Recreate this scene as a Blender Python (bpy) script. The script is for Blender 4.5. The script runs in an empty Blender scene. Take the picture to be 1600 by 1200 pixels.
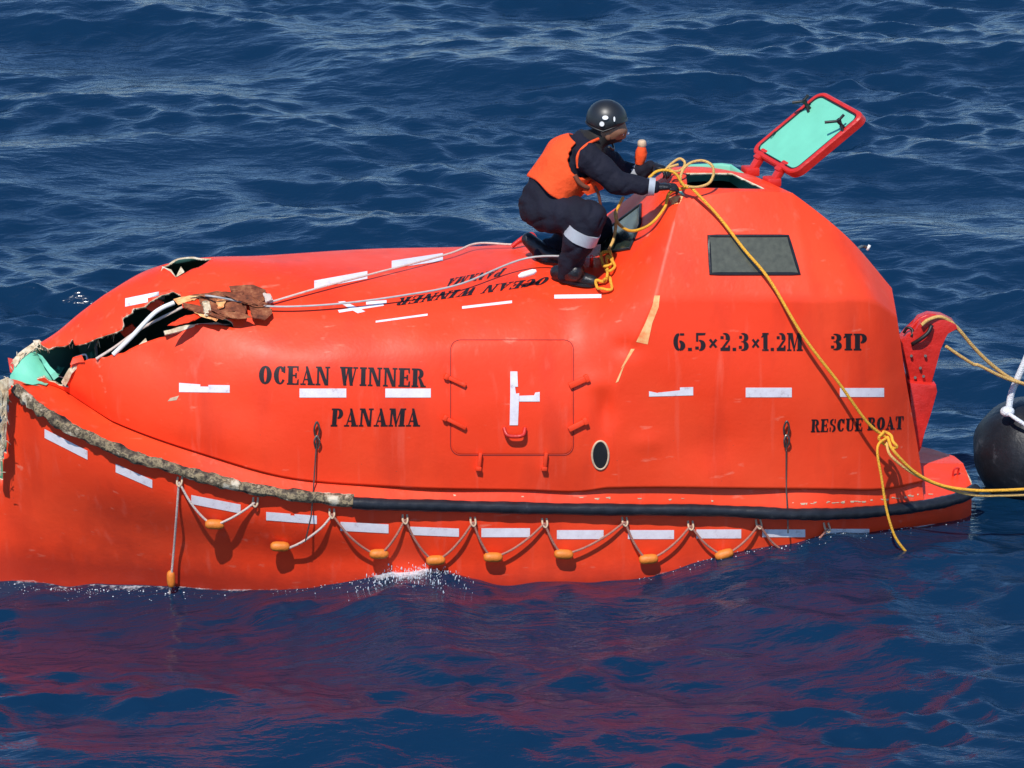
import bpy, bmesh, math, random
import numpy as np
from mathutils import Vector, Matrix
from mathutils.bvhtree import BVHTree
R = math.radians
random.seed(7); rng = np.random.default_rng(11)
sc = bpy.context.scene
COL = sc.collection

# ------------------------------------------------------------------ camera, sky, sun, exposure
THETA, ALPHA, DIST, SCALE = R(19), R(8), 45.0, 235.0       # look-down angle, yaw, distance, photo pixels per metre
AIM = Vector((0, 0, 1.03))
FWD = Vector((math.sin(ALPHA)*math.cos(THETA), math.cos(ALPHA)*math.cos(THETA), -math.sin(THETA)))
RIGHT = Vector((math.cos(ALPHA), -math.sin(ALPHA), 0))
UP = RIGHT.cross(FWD)
CAM = AIM - FWD*DIST
FPX = SCALE*DIST
cam_d = bpy.data.cameras.new('camera'); cam = bpy.data.objects.new('camera', cam_d); COL.objects.link(cam)
cam.location = CAM
cam.rotation_euler = FWD.to_track_quat('-Z', 'Y').to_euler()
cam_d.sensor_fit = 'HORIZONTAL'; cam_d.sensor_width = 36; cam_d.lens = 36*FPX/1600
cam_d.clip_start = 1; cam_d.clip_end = 6000
sc.camera = cam

SUN_EL, SUN_AZ = R(54), R(16)         # azimuth: to the left of the camera's back
to_sun = Vector((-math.sin(SUN_AZ+ALPHA)*math.cos(SUN_EL), -math.cos(SUN_AZ+ALPHA)*math.cos(SUN_EL), math.sin(SUN_EL)))
world = bpy.data.worlds.new('World'); sc.world = world; world.use_nodes = True
wn = world.node_tree; bg = wn.nodes['Background']
sky = wn.nodes.new('ShaderNodeTexSky'); sky.sky_type = 'NISHITA'; sky.sun_disc = False
sky.sun_elevation = SUN_EL; sky.sun_rotation = math.atan2(to_sun.x, to_sun.y)
sky.air_density = 1.0; sky.dust_density = 0.0; sky.ozone_density = 9.0
wn.links.new(sky.outputs[0], bg.inputs[0]); bg.inputs[1].default_value = 0.15
sun_d = bpy.data.lights.new('sun', 'SUN'); sun_d.energy = 4.2; sun_d.angle = R(0.53); sun_d.color = (1, 0.955, 0.89)
sun = bpy.data.objects.new('sun', sun_d); COL.objects.link(sun)
sun.rotation_euler = (-to_sun).to_track_quat('-Z', 'Y').to_euler(); sun.location = to_sun*60
sc.view_settings.view_transform = 'Standard'; sc.view_settings.look = 'None'
sc.view_settings.gamma = 1; sc.view_settings.use_curve_mapping = False
sc.view_settings.exposure = 0.20

# ------------------------------------------------------------------ measuring helpers (photo pixel <-> boat metres)
def proj(p):
    d = Vector(p)-CAM; z = d.dot(FWD)
    return 800+FPX*d.dot(RIGHT)/z, 600-FPX*d.dot(UP)/z
def ray(px, py):
    return (FWD + RIGHT*((px-800)/FPX) + UP*((600-py)/FPX)).normalized()
def atY(px, py, y):
    d = ray(px, py); return CAM + d*((y-CAM.y)/d.y)
def atZ(px, py, z):
    d = ray(px, py); return CAM + d*((z-CAM.z)/d.z)
C_np = np.array(CAM); F_np = np.array(FWD); R_np = np.array(RIGHT); U_np = np.array(UP)
def proj_np(P):
    d = P-C_np; z = d@F_np
    return np.stack([800+FPX*(d@R_np)/z, 600-FPX*(d@U_np)/z], -1)

# ------------------------------------------------------------------ materials
def nt(name):
    m = bpy.data.materials.new(name); m.use_nodes = True
    t = m.node_tree; return m, t, t.nodes['Principled BSDF']
def mat(name, col, rough=0.5, metal=0.0, var=0.12, vscale=6.0, bump=0.0, bscale=40.0, spec=0.5, coat=0.0):
    m, t, b = nt(name)
    N = t.nodes; L = t.links
    tc = N.new('ShaderNodeTexCoord')
    no = N.new('ShaderNodeTexNoise'); no.inputs['Scale'].default_value = vscale; no.inputs['Detail'].default_value = 6
    L.new(tc.outputs['Object'], no.inputs['Vector'])
    mx = N.new('ShaderNodeMix'); mx.data_type = 'RGBA'
    c = Vector(col)
    mx.inputs[6].default_value = (*(c*(1-var*1.6)), 1); mx.inputs[7].default_value = (*[min(1, v) for v in c*(1+var)], 1)
    L.new(no.outputs['Fac'], mx.inputs[0]); L.new(mx.outputs[2], b.inputs['Base Color'])
    b.inputs['Roughness'].default_value = rough; b.inputs['Metallic'].default_value = metal
    b.inputs['Specular IOR Level'].default_value = spec
    b.inputs['Coat Weight'].default_value = coat; b.inputs['Coat Roughness'].default_value = 0.15
    if bump:
        n2 = N.new('ShaderNodeTexNoise'); n2.inputs['Scale'].default_value = bscale; n2.inputs['Detail'].default_value = 4
        L.new(tc.outputs['Object'], n2.inputs['Vector'])
        bp = N.new('ShaderNodeBump'); bp.inputs['Strength'].default_value = bump; bp.inputs['Distance'].default_value = 0.02
        L.new(n2.outputs['Fac'], bp.inputs['Height']); L.new(bp.outputs[0], b.inputs['Normal'])
    return m
def fibreglass(name, col):
    m, t, b = nt(name); N = t.nodes; L = t.links
    tc = N.new('ShaderNodeTexCoord')
    def noise(scale, detail=5, stretch=None):
        n = N.new('ShaderNodeTexNoise'); n.inputs['Scale'].default_value = scale; n.inputs['Detail'].default_value = detail
        if stretch:
            mp = N.new('ShaderNodeMapping'); mp.inputs['Scale'].default_value = stretch
            L.new(tc.outputs['Object'], mp.inputs[0]); L.new(mp.outputs[0], n.inputs['Vector'])
        else: L.new(tc.outputs['Object'], n.inputs['Vector'])
        return n
    def ramp(src, p0, p1):
        r = N.new('ShaderNodeMapRange'); r.inputs[1].default_value = p0; r.inputs[2].default_value = p1
        L.new(src.outputs[0], r.inputs[0]); return r
    def mix(fac, a, bcol, amount=1.0):
        x = N.new('ShaderNodeMix'); x.data_type = 'RGBA'
        mu = N.new('ShaderNodeMath'); mu.operation = 'MULTIPLY'; mu.inputs[1].default_value = amount
        L.new(fac.outputs[0], mu.inputs[0]); L.new(mu.outputs[0], x.inputs[0])
        if isinstance(a, tuple): x.inputs[6].default_value = (*a, 1)
        else: L.new(a.outputs[2], x.inputs[6])
        x.inputs[7].default_value = (*bcol, 1); return x
    c = Vector(col)
    fade = mix(ramp(noise(0.9, 4), 0.45, 0.75), tuple(c), (min(1, c.x*1.04), c.y*1.6, c.z*2.1), 0.8)
    grime = mix(ramp(noise(3.0, 7, (1.2, 1.2, 0.35)), 0.52, 0.78), fade, (c.x*0.55, c.y*0.55, c.z*0.9), 0.55)
    salt = mix(ramp(noise(7.0, 7, (2.2, 2.2, 0.16)), 0.60, 0.82), grime, (0.86, 0.15, 0.09), 0.42)
    scuff = mix(ramp(noise(14.0, 8, (0.30, 1, 1)), 0.67, 0.76), salt, (0.82, 0.24, 0.15), 0.6)
    speck = mix(ramp(noise(60.0, 3), 0.73, 0.78), scuff, (0.20, 0.05, 0.03), 0.5)
    sep = N.new('ShaderNodeSeparateXYZ'); L.new(tc.outputs['Object'], sep.inputs[0])
    nb = noise(9, 6); ad = N.new('ShaderNodeMath'); ad.operation = 'MULTIPLY_ADD'; ad.inputs[1].default_value = .16; L.new(nb.outputs[0], ad.inputs[0]); L.new(sep.outputs['Z'], ad.inputs[2])
    wet = N.new('ShaderNodeMapRange'); wet.inputs[1].default_value = .22; wet.inputs[2].default_value = .07; L.new(ad.outputs[0], wet.inputs[0])
    speck = mix(wet, speck, (c.x*.40, c.y*.5, c.z), .65)
    L.new(speck.outputs[2], b.inputs['Base Color'])
    rr = N.new('ShaderNodeMapRange'); rr.inputs[3].default_value = 0.36; rr.inputs[4].default_value = 0.62
    L.new(noise(5, 6).outputs[0], rr.inputs[0]); L.new(rr.outputs[0], b.inputs['Roughness'])
    b.inputs['Specular IOR Level'].default_value = 0.32
    b.inputs['Coat Weight'].default_value = 0.0; b.inputs['Coat Roughness'].default_value = 0.2
    bp = N.new('ShaderNodeBump'); bp.inputs['Strength'].default_value = 0.5; bp.inputs['Distance'].default_value = 0.02
    b2 = N.new('ShaderNodeBump'); b2.inputs['Strength'].default_value = 0.25; b2.inputs['Distance'].default_value = 0.004
    L.new(noise(2.2, 3).outputs[0], bp.inputs['Height']); L.new(noise(45, 4).outputs[0], b2.inputs['Height'])
    L.new(bp.outputs[0], b2.inputs['Normal']); L.new(b2.outputs[0], b.inputs['Normal'])
    return m
def mottled(name, cols, scale, rough=0.8, bump=0.6):
    m, t, b = nt(name); N = t.nodes; L = t.links
    tc = N.new('ShaderNodeTexCoord'); no = N.new('ShaderNodeTexNoise')
    no.inputs['Scale'].default_value = scale; no.inputs['Detail'].default_value = 7; no.inputs['Roughness'].default_value = 0.7
    L.new(tc.outputs['Object'], no.inputs['Vector'])
    cr = N.new('ShaderNodeValToRGB'); e = cr.color_ramp.elements
    e[0].position = cols[0][0]; e[0].color = (*cols[0][1], 1)
    e[1].position = cols[-1][0]; e[1].color = (*cols[-1][1], 1)
    for p, c in cols[1:-1]:
        q = e.new(p); q.color = (*c, 1)
    L.new(no.outputs['Fac'], cr.inputs[0]); L.new(cr.outputs[0], b.inputs['Base Color'])
    b.inputs['Roughness'].default_value = rough; b.inputs['Specular IOR Level'].default_value = .3
    bp = N.new('ShaderNodeBump'); bp.inputs['Strength'].default_value = bump; bp.inputs['Distance'].default_value = 0.02
    L.new(no.outputs['Fac'], bp.inputs['Height']); L.new(bp.outputs[0], b.inputs['Normal'])
    return m

ORANGE = (0.84, 0.047, 0.010)
M = {}
M['orange'] = fibreglass('orange_fibreglass', ORANGE)
M['red'] = mat('red_paint', (0.60, 0.022, 0.014), 0.4, var=0.25, vscale=14, bump=0.2)
M['liner'] = mat('shaded_green_liner', (0.03, 0.10, 0.075), 0.6, var=0.3)  # darkness of the cabin interior is put into this green
M['mint'] = mat('pale_green_liner', (0.165, 0.56, 0.38), 0.45, var=0.10, vscale=9)
M['green'] = mat('green_liner', (0.09, 0.42, 0.26), 0.5, var=0.35, vscale=11, bump=0.4, bscale=18)
M['frayed'] = mottled('frayed_laminate', [(0.3, (0.28, 0.15, 0.07)), (0.5, (0.62, 0.50, 0.33)), (0.7, (0.80, 0.74, 0.60))], 16)
M['core'] = mottled('split_rail_core', [(0.36, (0.012, 0.010, 0.009)), (0.44, (0.10, 0.075, 0.05)), (0.49, (0.30, 0.23, 0.13)), (0.525, (0.03, 0.025, 0.02)), (0.57, (0.24, 0.18, 0.11)), (0.64, (0.58, 0.50, 0.37))], 6.5, 0.8, 0.7)
M['rubber'] = mottled('black_rubber', [(0.3, (0.008, 0.009, 0.012)), (0.62, (0.018, 0.02, 0.026)), (0.8, (0.09, 0.09, 0.09))], 9, 0.38, 0.2)
M['tape'] = mottled('reflective_tape', [(0.28, (0.42, 0.34, 0.34)), (0.42, (0.70, 0.64, 0.66)), (0.75, (0.80, 0.76, 0.78))], 15, 0.35, 0.1)
M['ink'] = mottled('black_stencil_paint', [(0.3, (0.012, 0.008, 0.01)), (0.66, (0.02, 0.012, 0.014)), (0.76, (0.12, 0.025, 0.02))], 24, 0.5, 0.05)
M['glass'] = mat('hazed_glass', (0.085, 0.088, 0.062), 0.22, var=0.35, vscale=26, spec=0.6)
M['black'] = mat('black_plastic', (0.008, 0.008, 0.009), 0.5)
M['wire'] = mat('grey_wire', (0.42, 0.40, 0.38), 0.45, var=0.2, vscale=30)
M['white'] = mat('white_paint', (0.78, 0.77, 0.74), 0.4, var=0.08)
M['steel'] = mat('dull_steel', (0.16, 0.14, 0.12), 0.4, metal=0.7, var=0.4, vscale=30)
M['rust'] = mottled('rusty_timber', [(0.3, (0.05, 0.016, 0.009)), (0.5, (0.22, 0.06, 0.025)), (0.62, (0.34, 0.12, 0.05)), (0.78, (0.55, 0.34, 0.18))], 14, 0.8, 0.8)
M['cord'] = mat('faded_pink_cord', (0.42, 0.17, 0.12), 0.8, var=0.25, vscale=30, bump=0.5, bscale=160)
M['palecord'] = mat('pale_cord', (0.66, 0.52, 0.44), 0.8, var=0.2, vscale=30, bump=0.5, bscale=160)
M['float'] = mat('orange_float', (0.70, 0.19, 0.018), 0.55, var=0.2, vscale=18, bump=0.2)
M['scrape'] = mottled('scraped_gelcoat', [(0.3, (0.86, 0.20, 0.06)), (0.5, (0.85, 0.42, 0.16)), (0.7, (0.88, 0.55, 0.25))], 12, 0.6, 0.1)
M['chip'] = mat('chipped_paint', (0.60, 0.42, 0.27), 0.7, var=0.3, vscale=40)
M['yellow'] = mat('yellow_rope', (0.88, 0.42, 0.028), 0.7, var=0.18, vscale=22, bump=0.7, bscale=140)
M['straw'] = mat('straw_rope', (0.74, 0.44, 0.13), 0.7, var=0.2, vscale=22, bump=0.7, bscale=140)
M['ropewhite'] = mat('white_rope', (0.72, 0.74, 0.76), 0.7, var=0.15, vscale=22, bump=0.7, bscale=120)
M['navy'] = mat('navy_cloth', (0.0095, 0.0100, 0.020), 0.85, var=0.35, vscale=7, bump=1.0, bscale=13, spec=0.25)
M['vest'] = mat('orange_cloth', (0.86, 0.088, 0.020), 0.8, var=0.12, vscale=8, bump=0.8, bscale=12, spec=0.2)
M['strap'] = mat('brown_strap', (0.20, 0.06, 0.03), 0.8)
M['skin'] = mat('brown_skin', (0.24, 0.105, 0.055), 0.55, var=0.15, vscale=20)
M['beard'] = mat('black_hair', (0.010, 0.008, 0.007), 0.8)
M['helmet'] = mat('black_helmet_shell', (0.012, 0.013, 0.014), 0.42, var=0.3, vscale=20, spec=0.6)
M['leather'] = mat('black_leather', (0.008, 0.008, 0.010), 0.42, var=0.3, vscale=20, bump=0.4, bscale=30)
M['reflect'] = mat('silver_band', (0.40, 0.43, 0.46), 0.4, var=0.12, vscale=40)
M['foam'] = mat('sea_foam', (0.62, 0.66, 0.70), 0.5, var=0.1)

# ------------------------------------------------------------------ object helpers
def tag(o, label=None, cat=None, group=None, kind=None):
    for k, v in (('label', label), ('category', cat), ('group', group), ('kind', kind)):
        if v: o[k] = v
    return o
def link(name, me, mats, parent=None):
    o = bpy.data.objects.new(name, me); COL.objects.link(o)
    for m in (mats if isinstance(mats, (list, tuple)) else [mats]): me.materials.append(m)
    if parent:
        o.parent = parent
        o.matrix_parent_inverse = parent_world(parent).inverted()
    return o
def parent_world(p):
    m = p.matrix_basis.copy()
    return (parent_world(p.parent) @ p.matrix_parent_inverse @ m) if p.parent else m
def mesh(name, V, F, smooth=True, sharp=None):
    me = bpy.data.meshes.new(name); me.from_pydata([tuple(v) for v in V], [], F)
    if smooth: me.polygons.foreach_set('use_smooth', [True]*len(me.polygons))
    me.update()
    if sharp: me.set_sharp_from_angle(angle=R(sharp))
    return me
def empty(name, loc, label, cat, group=None):
    o = bpy.data.objects.new(name, None); COL.objects.link(o); o.location = loc; o.empty_display_size = 0.2
    return tag(o, label, cat, group)
def bm_obj(name, bm, mats, parent=None, smooth=True, sharp=None):
    bmesh.ops.recalc_face_normals(bm, faces=bm.faces)
    me = bpy.data.meshes.new(name); bm.to_mesh(me); bm.free()
    if smooth: me.polygons.foreach_set('use_smooth', [True]*len(me.polygons))
    if sharp: me.set_sharp_from_angle(angle=R(sharp))
    return link(name, me, mats, parent)

def spline(P, n=8, closed=False):
    P = [np.array(p, float) for p in P]; out = []
    k = len(P); rg = range(k if closed else k-1)
    for i in rg:
        if closed: p0, p1, p2, p3 = P[i-1], P[i], P[(i+1) % k], P[(i+2) % k]
        else:
            p1, p2 = P[i], P[i+1]
            p0 = P[i-1] if i > 0 else 2*p1-p2
            p3 = P[i+2] if i+2 < k else 2*p2-p1
        for s in range(n):
            t = s/n
            out.append(0.5*((2*p1)+(p2-p0)*t+(2*p0-5*p1+4*p2-p3)*t*t+(3*p1-p0-3*p2+p3)*t**3))
    if not closed: out.append(P[-1])
    return out
def tube_vf(path, r, sides=8, closed=False, rfun=None):
    path = [Vector(p) for p in path]; n = len(path); V = []; F = []
    up = Vector((0, 0, 1)); prev = None
    for i, p in enumerate(path):
        a = path[i-1] if (i > 0 or closed) else p
        b = path[(i+1) % n] if (i < n-1 or closed) else p
        t = (b-a); t = t.normalized() if t.length > 1e-9 else Vector((1, 0, 0))
        if prev is None:
            x = t.cross(up); x = x.normalized() if x.length > 0.05 else t.cross(Vector((0, 1, 0))).normalized()
        else:
            x = prev - t*prev.dot(t); x.normalize()
        prev = x; y = t.cross(x)
        for k in range(sides):
            a_ = 2*math.pi*k/sides
            rr = r if rfun is None else rfun(i, k)
            V.append(p + x*(rr*math.cos(a_)) + y*(rr*math.sin(a_)))
    m = n if closed else n-1
    for i in range(m):
        for k in range(sides):
            a, b = i*sides+k, i*sides+(k+1) % sides
            c, d = ((i+1) % n)*sides+(k+1) % sides, ((i+1) % n)*sides+k
            F.append((a, b, c, d))
    if not closed:
        F.append(tuple(range(sides))[::-1]); F.append(tuple(range((n-1)*sides, n*sides)))
    return V, F
def tube(name, pts, r, m, parent=None, sides=8, n=8, smooth_path=True, closed=False, rfun=None):
    path = spline(pts, n, closed) if smooth_path else pts
    V, F = tube_vf(path, r, sides, closed, rfun)
    return link(name, mesh(name, V, F, True, 50), m, parent)
def join_vf(lst):
    V = []; F = []
    for v, f in lst:
        o = len(V); V += list(v); F += [tuple(i+o for i in q) for q in f]
    return V, F
def box_bm(center, ax, ay, az, bev=0.0, bm=None):
    bm = bm or bmesh.new()
    c = Vector(center); vs = []
    for sx in (-1, 1):
        for sy in (-1, 1):
            for sz in (-1, 1):
                vs.append(bm.verts.new(c+Vector(ax)*sx+Vector(ay)*sy+Vector(az)*sz))
    fs = []
    for q in ((0, 1, 3, 2), (4, 6, 7, 5), (0, 4, 5, 1), (2, 3, 7, 6), (0, 2, 6, 4), (1, 5, 7, 3)):
        fs.append(bm.faces.new([vs[i] for i in q]))
    if bev:
        es = list({e for f in fs for e in f.edges})
        bmesh.ops.bevel(bm, geom=es, offset=bev, segments=2, affect='EDGES', profile=0.5)
    return bm
def plate_bm(outline, thick, bev=0.0):
    """closed 3-D outline extruded by the vector thick"""
    bm = bmesh.new(); t = Vector(thick)
    a = [bm.verts.new(Vector(p)) for p in outline]; b = [bm.verts.new(Vector(p)+t) for p in outline]
    n = len(a)
    fa = bm.faces.new(a); fb = bm.faces.new(b[::-1])
    for i in range(n): bm.faces.new((a[(i+1) % n], a[i], b[i], b[(i+1) % n]))
    if bev:
        bmesh.ops.bevel(bm, geom=list(fa.edges)+list(fb.edges), offset=bev, segments=2, affect='EDGES', profile=0.5)
    bmesh.ops.triangulate(bm, faces=[f for f in bm.faces if len(f.verts) > 4])
    return bm
def ball_vf(c, rx, ry, rz, nu=14, nv=9, rot=None):
    V = []; F = []; c = Vector(c)
    for j in range(nv+1):
        th = math.pi*j/nv
        for i in range(nu):
            ph = 2*math.pi*i/nu
            d = Vector((rx*math.sin(th)*math.cos(ph), ry*math.sin(th)*math.sin(ph), rz*math.cos(th)))
            if rot is not None: d = rot @ d
            V.append(c+d)
    for j in range(nv):
        for i in range(nu):
            F.append((j*nu+i, (j+1)*nu+i, (j+1)*nu+(i+1) % nu, j*nu+(i+1) % nu))
    return V, F

# ------------------------------------------------------------------ the sea
def lerp_tab(x, tab):
    xs = [t[0] for t in tab]; ys = [t[1] for t in tab]
    return np.interp(x, xs, ys)
WATERLINE = [(-4.6, -.06), (-3.5, -.19), (-2.9, -.16), (-2.1, -.10), (-1.45, -.03), (-.95, .10), (-.7, .09), (-.4, -.01), (0, -.03), (.8, -.03), (1.2, .06), (1.6, .15), (2.1, .17), (2.7, .09), (3.4, .05), (5, 0)]
def graded(lo, hi, step, far, grow=1.06):
    core = list(np.arange(lo, hi+step*.5, step))
    a, s, left = lo, step, []
    while a > -far: s *= grow; a -= s; left.append(a)
    b, s, right = core[-1], step, []
    while b < far: s *= grow; b += s; right.append(b)
    return np.array(left[::-1]+core+right)
def build_sea():
    xs = graded(-5.0, 5.6, 0.028, 2500); ys = graded(-9.5, 14.5, 0.030, 2500)
    X, Y = np.meshgrid(xs, ys)
    sx = np.gradient(xs); sy = np.gradient(ys)
    SP = np.maximum(sx[None, :], sy[:, None])
    r = np.random.default_rng(23)
    Z = np.zeros_like(X); DX = np.zeros_like(X); DY = np.zeros_like(X)
    wind = R(-104)                                    # waves run towards the camera, slightly left
    near = np.exp(-(np.maximum(np.abs(X)-3.2, 0)/1.0)**2-((Y+0.4)/1.5)**2)
    amp_mod = 1-0.62*near
    # slow patches where the ripples are stronger or weaker
    def patches(seed, k0):
        q = np.random.default_rng(seed); P = np.zeros_like(X)
        for i in range(14):
            a = q.uniform(0, 2*math.pi); k = k0*q.uniform(.5, 1.6)
            P += np.sin(X*k*math.cos(a)*0.6+Y*k*math.sin(a)*1.3+q.uniform(0, 6.28))
        return np.clip(1+0.28*P, 0.25, 2.0)
    pA, pB = patches(3, 1.2), patches(5, 2.4)
    n = 200
    for i in range(n):
        lam = 0.13*(5.5/0.13)**((i+r.uniform(0, 1))/n)
        k = 2*math.pi/lam
        spread = 0.40 if lam > 1.5 else 0.55 if lam > .5 else 0.75
        a = wind + r.normal(0, spread)
        steep = float(np.interp(math.log(lam), [math.log(q) for q in (.13, .25, .5, 1.0, 2.0, 3.5, 5.5)], [.016, .0205, .0200, .0155, .0135, .0115, .0060]))
        A = steep*lam/(2*math.pi)*r.uniform(.5, 1.5)*1.42
        ph = r.uniform(0, 2*math.pi)
        att = np.clip((lam/SP-3)/4, 0, 1)
        warp = 0.18*np.sin(X*1.1/lam**.5+ph)*0.6
        th = k*(X*math.cos(a)+Y*math.sin(a))+ph+warp
        m = att*(amp_mod if lam > .5 else 1-0.3*near)
        if lam < 0.9: m = m*(pB if i % 2 else pA)
        Z += A*m*np.cos(th)
        q = 0.5*A*m
        DX -= q*math.cos(a)*np.sin(th); DY -= q*math.sin(a)*np.sin(th)
    w = np.exp(-((Y+0.9)/np.where(Y < -0.9, 1.15, 2.2))**2)*np.exp(-(np.maximum(np.abs(X)-4, 0)/2.0)**2)
    Z += lerp_tab(X, WATERLINE)*w
    # lapping right at the hull side
    Z += 0.02*np.sin(X*7+1.3*np.sin(X*3.1))*np.exp(-((Y+1.05)/.25)**2)*(np.abs(X) < 3.4)
    P = np.stack([X+DX, Y+DY, Z], -1).reshape(-1, 3)
    ny, nx = X.shape
    idx = np.arange(ny*nx).reshape(ny, nx)
    F = np.stack([idx[:-1, :-1], idx[:-1, 1:], idx[1:, 1:], idx[1:, :-1]], -1).reshape(-1, 4)
    me = bpy.data.meshes.new('sea')
    me.vertices.add(len(P)); me.vertices.foreach_set('co', P.astype(np.float32).ravel())
    me.loops.add(F.size); me.loops.foreach_set('vertex_index', F.astype(np.int32).ravel())
    me.polygons.add(len(F)); me.polygons.foreach_set('loop_start', np.arange(0, F.size, 4, dtype=np.int32))
    me.polygons.foreach_set('use_smooth', np.ones(len(F), bool))
    me.update(calc_edges=True)
    m, t, b = nt('sea_water'); N = t.nodes; L = t.links
    tc = N.new('ShaderNodeTexCoord')
    def noise(scale, detail, st):
        mp = N.new('ShaderNodeMapping'); mp.inputs['Scale'].default_value = st; mp.inputs['Rotation'].default_value = (0, 0, R(7))
        q = N.new('ShaderNodeTexNoise'); q.inputs['Scale'].default_value = scale; q.inputs['Detail'].default_value = detail
        q.inputs['Distortion'].default_value = 0.6
        L.new(tc.outputs['Object'], mp.inputs[0]); L.new(mp.outputs[0], q.inputs['Vector']); return q
    n1, n2 = noise(5.5, 4, (0.55, 1.25, 1)), noise(17, 3, (0.6, 1.3, 1))
    b1 = N.new('ShaderNodeBump'); b1.inputs['Strength'].default_value = 0.6; b1.inputs['Distance'].default_value = 0.040
    b2 = N.new('ShaderNodeBump'); b2.inputs['Strength'].default_value = 0.5; b2.inputs['Distance'].default_value = 0.010
    L.new(n1.outputs[0], b1.inputs['Height']); L.new(n2.outputs[0], b2.inputs['Height'])
    L.new(b1.outputs[0], b2.inputs['Normal']); L.new(b2.outputs[0], b.inputs['Normal'])
    b.inputs['Base Color'].default_value = (0.0024, 0.0195, 0.051, 1)
    b.inputs['Roughness'].default_value = 0.15; b.inputs['IOR'].default_value = 1.333
    o = link('sea', me, m)
    tag(o, 'deep blue choppy sea around the lifeboat', None, None, 'structure')
    return BVHTree.FromPolygons([tuple(p) for p in P[(np.abs(P[:, 0]) < 1e9)]], [], all_triangles=False) if False else (X, Y, P)
sea_X, sea_Y, sea_P = build_sea()
_core = sea_P.reshape(sea_X.shape[0], sea_X.shape[1], 3)
def sea_z(x, y):
    j = np.abs(sea_X[0]-x).argmin(); i = np.abs(sea_Y[:, 0]-y).argmin()
    return float(_core[i, j, 2])

# ------------------------------------------------------------------ the lifeboat: lines of hull and canopy
boat = empty('lifeboat', (0, 0, 0), 'orange enclosed lifeboat with a torn open bow floating on the sea', 'lifeboat')

RAIL = [(-45, 560, 1.405), (25, 603, 1.275), (60, 634, 1.178), (110, 664, 1.077), (200, 706, .944), (300, 736, .833), (400, 761, .742), (550, 779, .655), (700, 784, .595),
        (900, 789, .522), (1100, 791, .466), (1250, 797, .405), (1350, 794, .345), (1450, 782, .290), (1497, 770, .272), (1519, 757, .268)]
RP = [atZ(*p) for p in RAIL]
RX = np.array([p.x for p in RP]); RY = np.array([p.y for p in RP]); RZ = np.array([p.z for p in RP])
def rail_at(x):
    return float(np.interp(x, RX, RY)), float(np.interp(x, RX, RZ))
XB, XS = RX[0], RX[-1]

def hermite_row(P, sharp, ns):
    """interpolating spline through rows P (k,...,3); sharp (k,) or (k,m) 0..1; ns samples per interval"""
    P = np.asarray(P, float); k = len(P)
    d = P[1:]-P[:-1]
    ln = np.linalg.norm(d, axis=-1, keepdims=True)+1e-9
    tin = np.zeros_like(P); tout = np.zeros_like(P)
    u = d/ln
    tout[:-1] = u; tin[1:] = u; tout[-1] = u[-1]; tin[0] = u[0]
    w0 = ln[1:]; w1 = ln[:-1]
    sm = (u[:-1]*w0+u[1:]*w1)/(w0+w1)
    s = np.asarray(sharp, float)
    while s.ndim < P.ndim: s = s[..., None]
    ti, to = tin.copy(), tout.copy()
    ti[1:-1] = sm*(1-s[1:-1])+tin[1:-1]*s[1:-1]
    to[1:-1] = sm*(1-s[1:-1])+tout[1:-1]*s[1:-1]
    rows = []
    for i in range(k-1):
        for q in range(ns[i]):
            t = q/ns[i]
            rows.append((2*t**3-3*t*t+1)*P[i]+(t**3-2*t*t+t)*to[i]*ln[i]+(-2*t**3+3*t*t)*P[i+1]+(t**3-t*t)*ti[i+1]*ln[i])
    rows.append(P[-1])
    return np.array(rows)

def st(x, yz): return [(x, y, z) for y, z in yz]
def pix(lst): return [tuple(atY(*p)) for p in lst]
CAN = []          # stations: (points s1..s6, far overrides, station sharpness)
CAN.append((st(-3.34, [(-.08, 1.26), (-.09, 1.29), (-.08, 1.32), (-.07, 1.34), (-.04, 1.355), (0, 1.36)]), None, 0))
CAN.append((st(-3.02, [(-.12, 1.20), (-.14, 1.27), (-.14, 1.35), (-.13, 1.42), (-.09, 1.49), (0, 1.53)]), None, 0))
CAN.append((st(-2.86, [(-.21, 1.11), (-.24, 1.19), (-.24, 1.31), (-.22, 1.46), (-.14, 1.59), (0, 1.66)]), None, .2))
CAN.append((st(-2.70, [(-.43, 1.055), (-.45, 1.15), (-.44, 1.31), (-.36, 1.48), (-.20, 1.67), (0, 1.775)]), None, .6))
CAN.append((st(-2.40, [(-.65, .98), (-.67, 1.10), (-.65, 1.32), (-.55, 1.52), (-.34, 1.78), (0, 1.92)]), None, 0))
CAN.append((st(-2.10, [(-.80, .91), (-.82, 1.06), (-.79, 1.32), (-.69, 1.55), (-.46, 1.80), (0, 1.97)]), None, 0))
CAN.append((st(-1.60, [(-.945, .79), (-.955, .98), (-.92, 1.32), (-.83, 1.57), (-.62, 1.77), (0, 1.945)]), None, 0))
CAN.append((st(-.85, [(-.99, .695), (-1.0, .93), (-.97, 1.33), (-.88, 1.60), (-.70, 1.765), (0, 1.89)]), None, 0))
CAN.append((st(0, [(-.99, .636), (-1.0, .88), (-.96, 1.31), (-.83, 1.64), (-.61, 1.81), (0, 1.89)]), None, 0))
CAN.append((st(.34, [(-.985, .615), (-1.0, .87), (-.965, 1.31), (-.82, 1.65), (-.57, 1.84), (0, 1.91)]), None, 0))
CAN.append((pix([(948, 762, -1.0), (944, 690, -1.0), (940, 605, -.975), (934, 510, -.84), (932, 450, -.56), (920, 404, 0)]), None, .6))
CAN.append((pix([(966, 762, -1.005), (957, 685, -1.015), (968, 588, -1.0), (1022, 468, -.93), (1062, 311, -.55), (1046, 262, -.05)]), [(1040, 266, .25)], .93))
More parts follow.
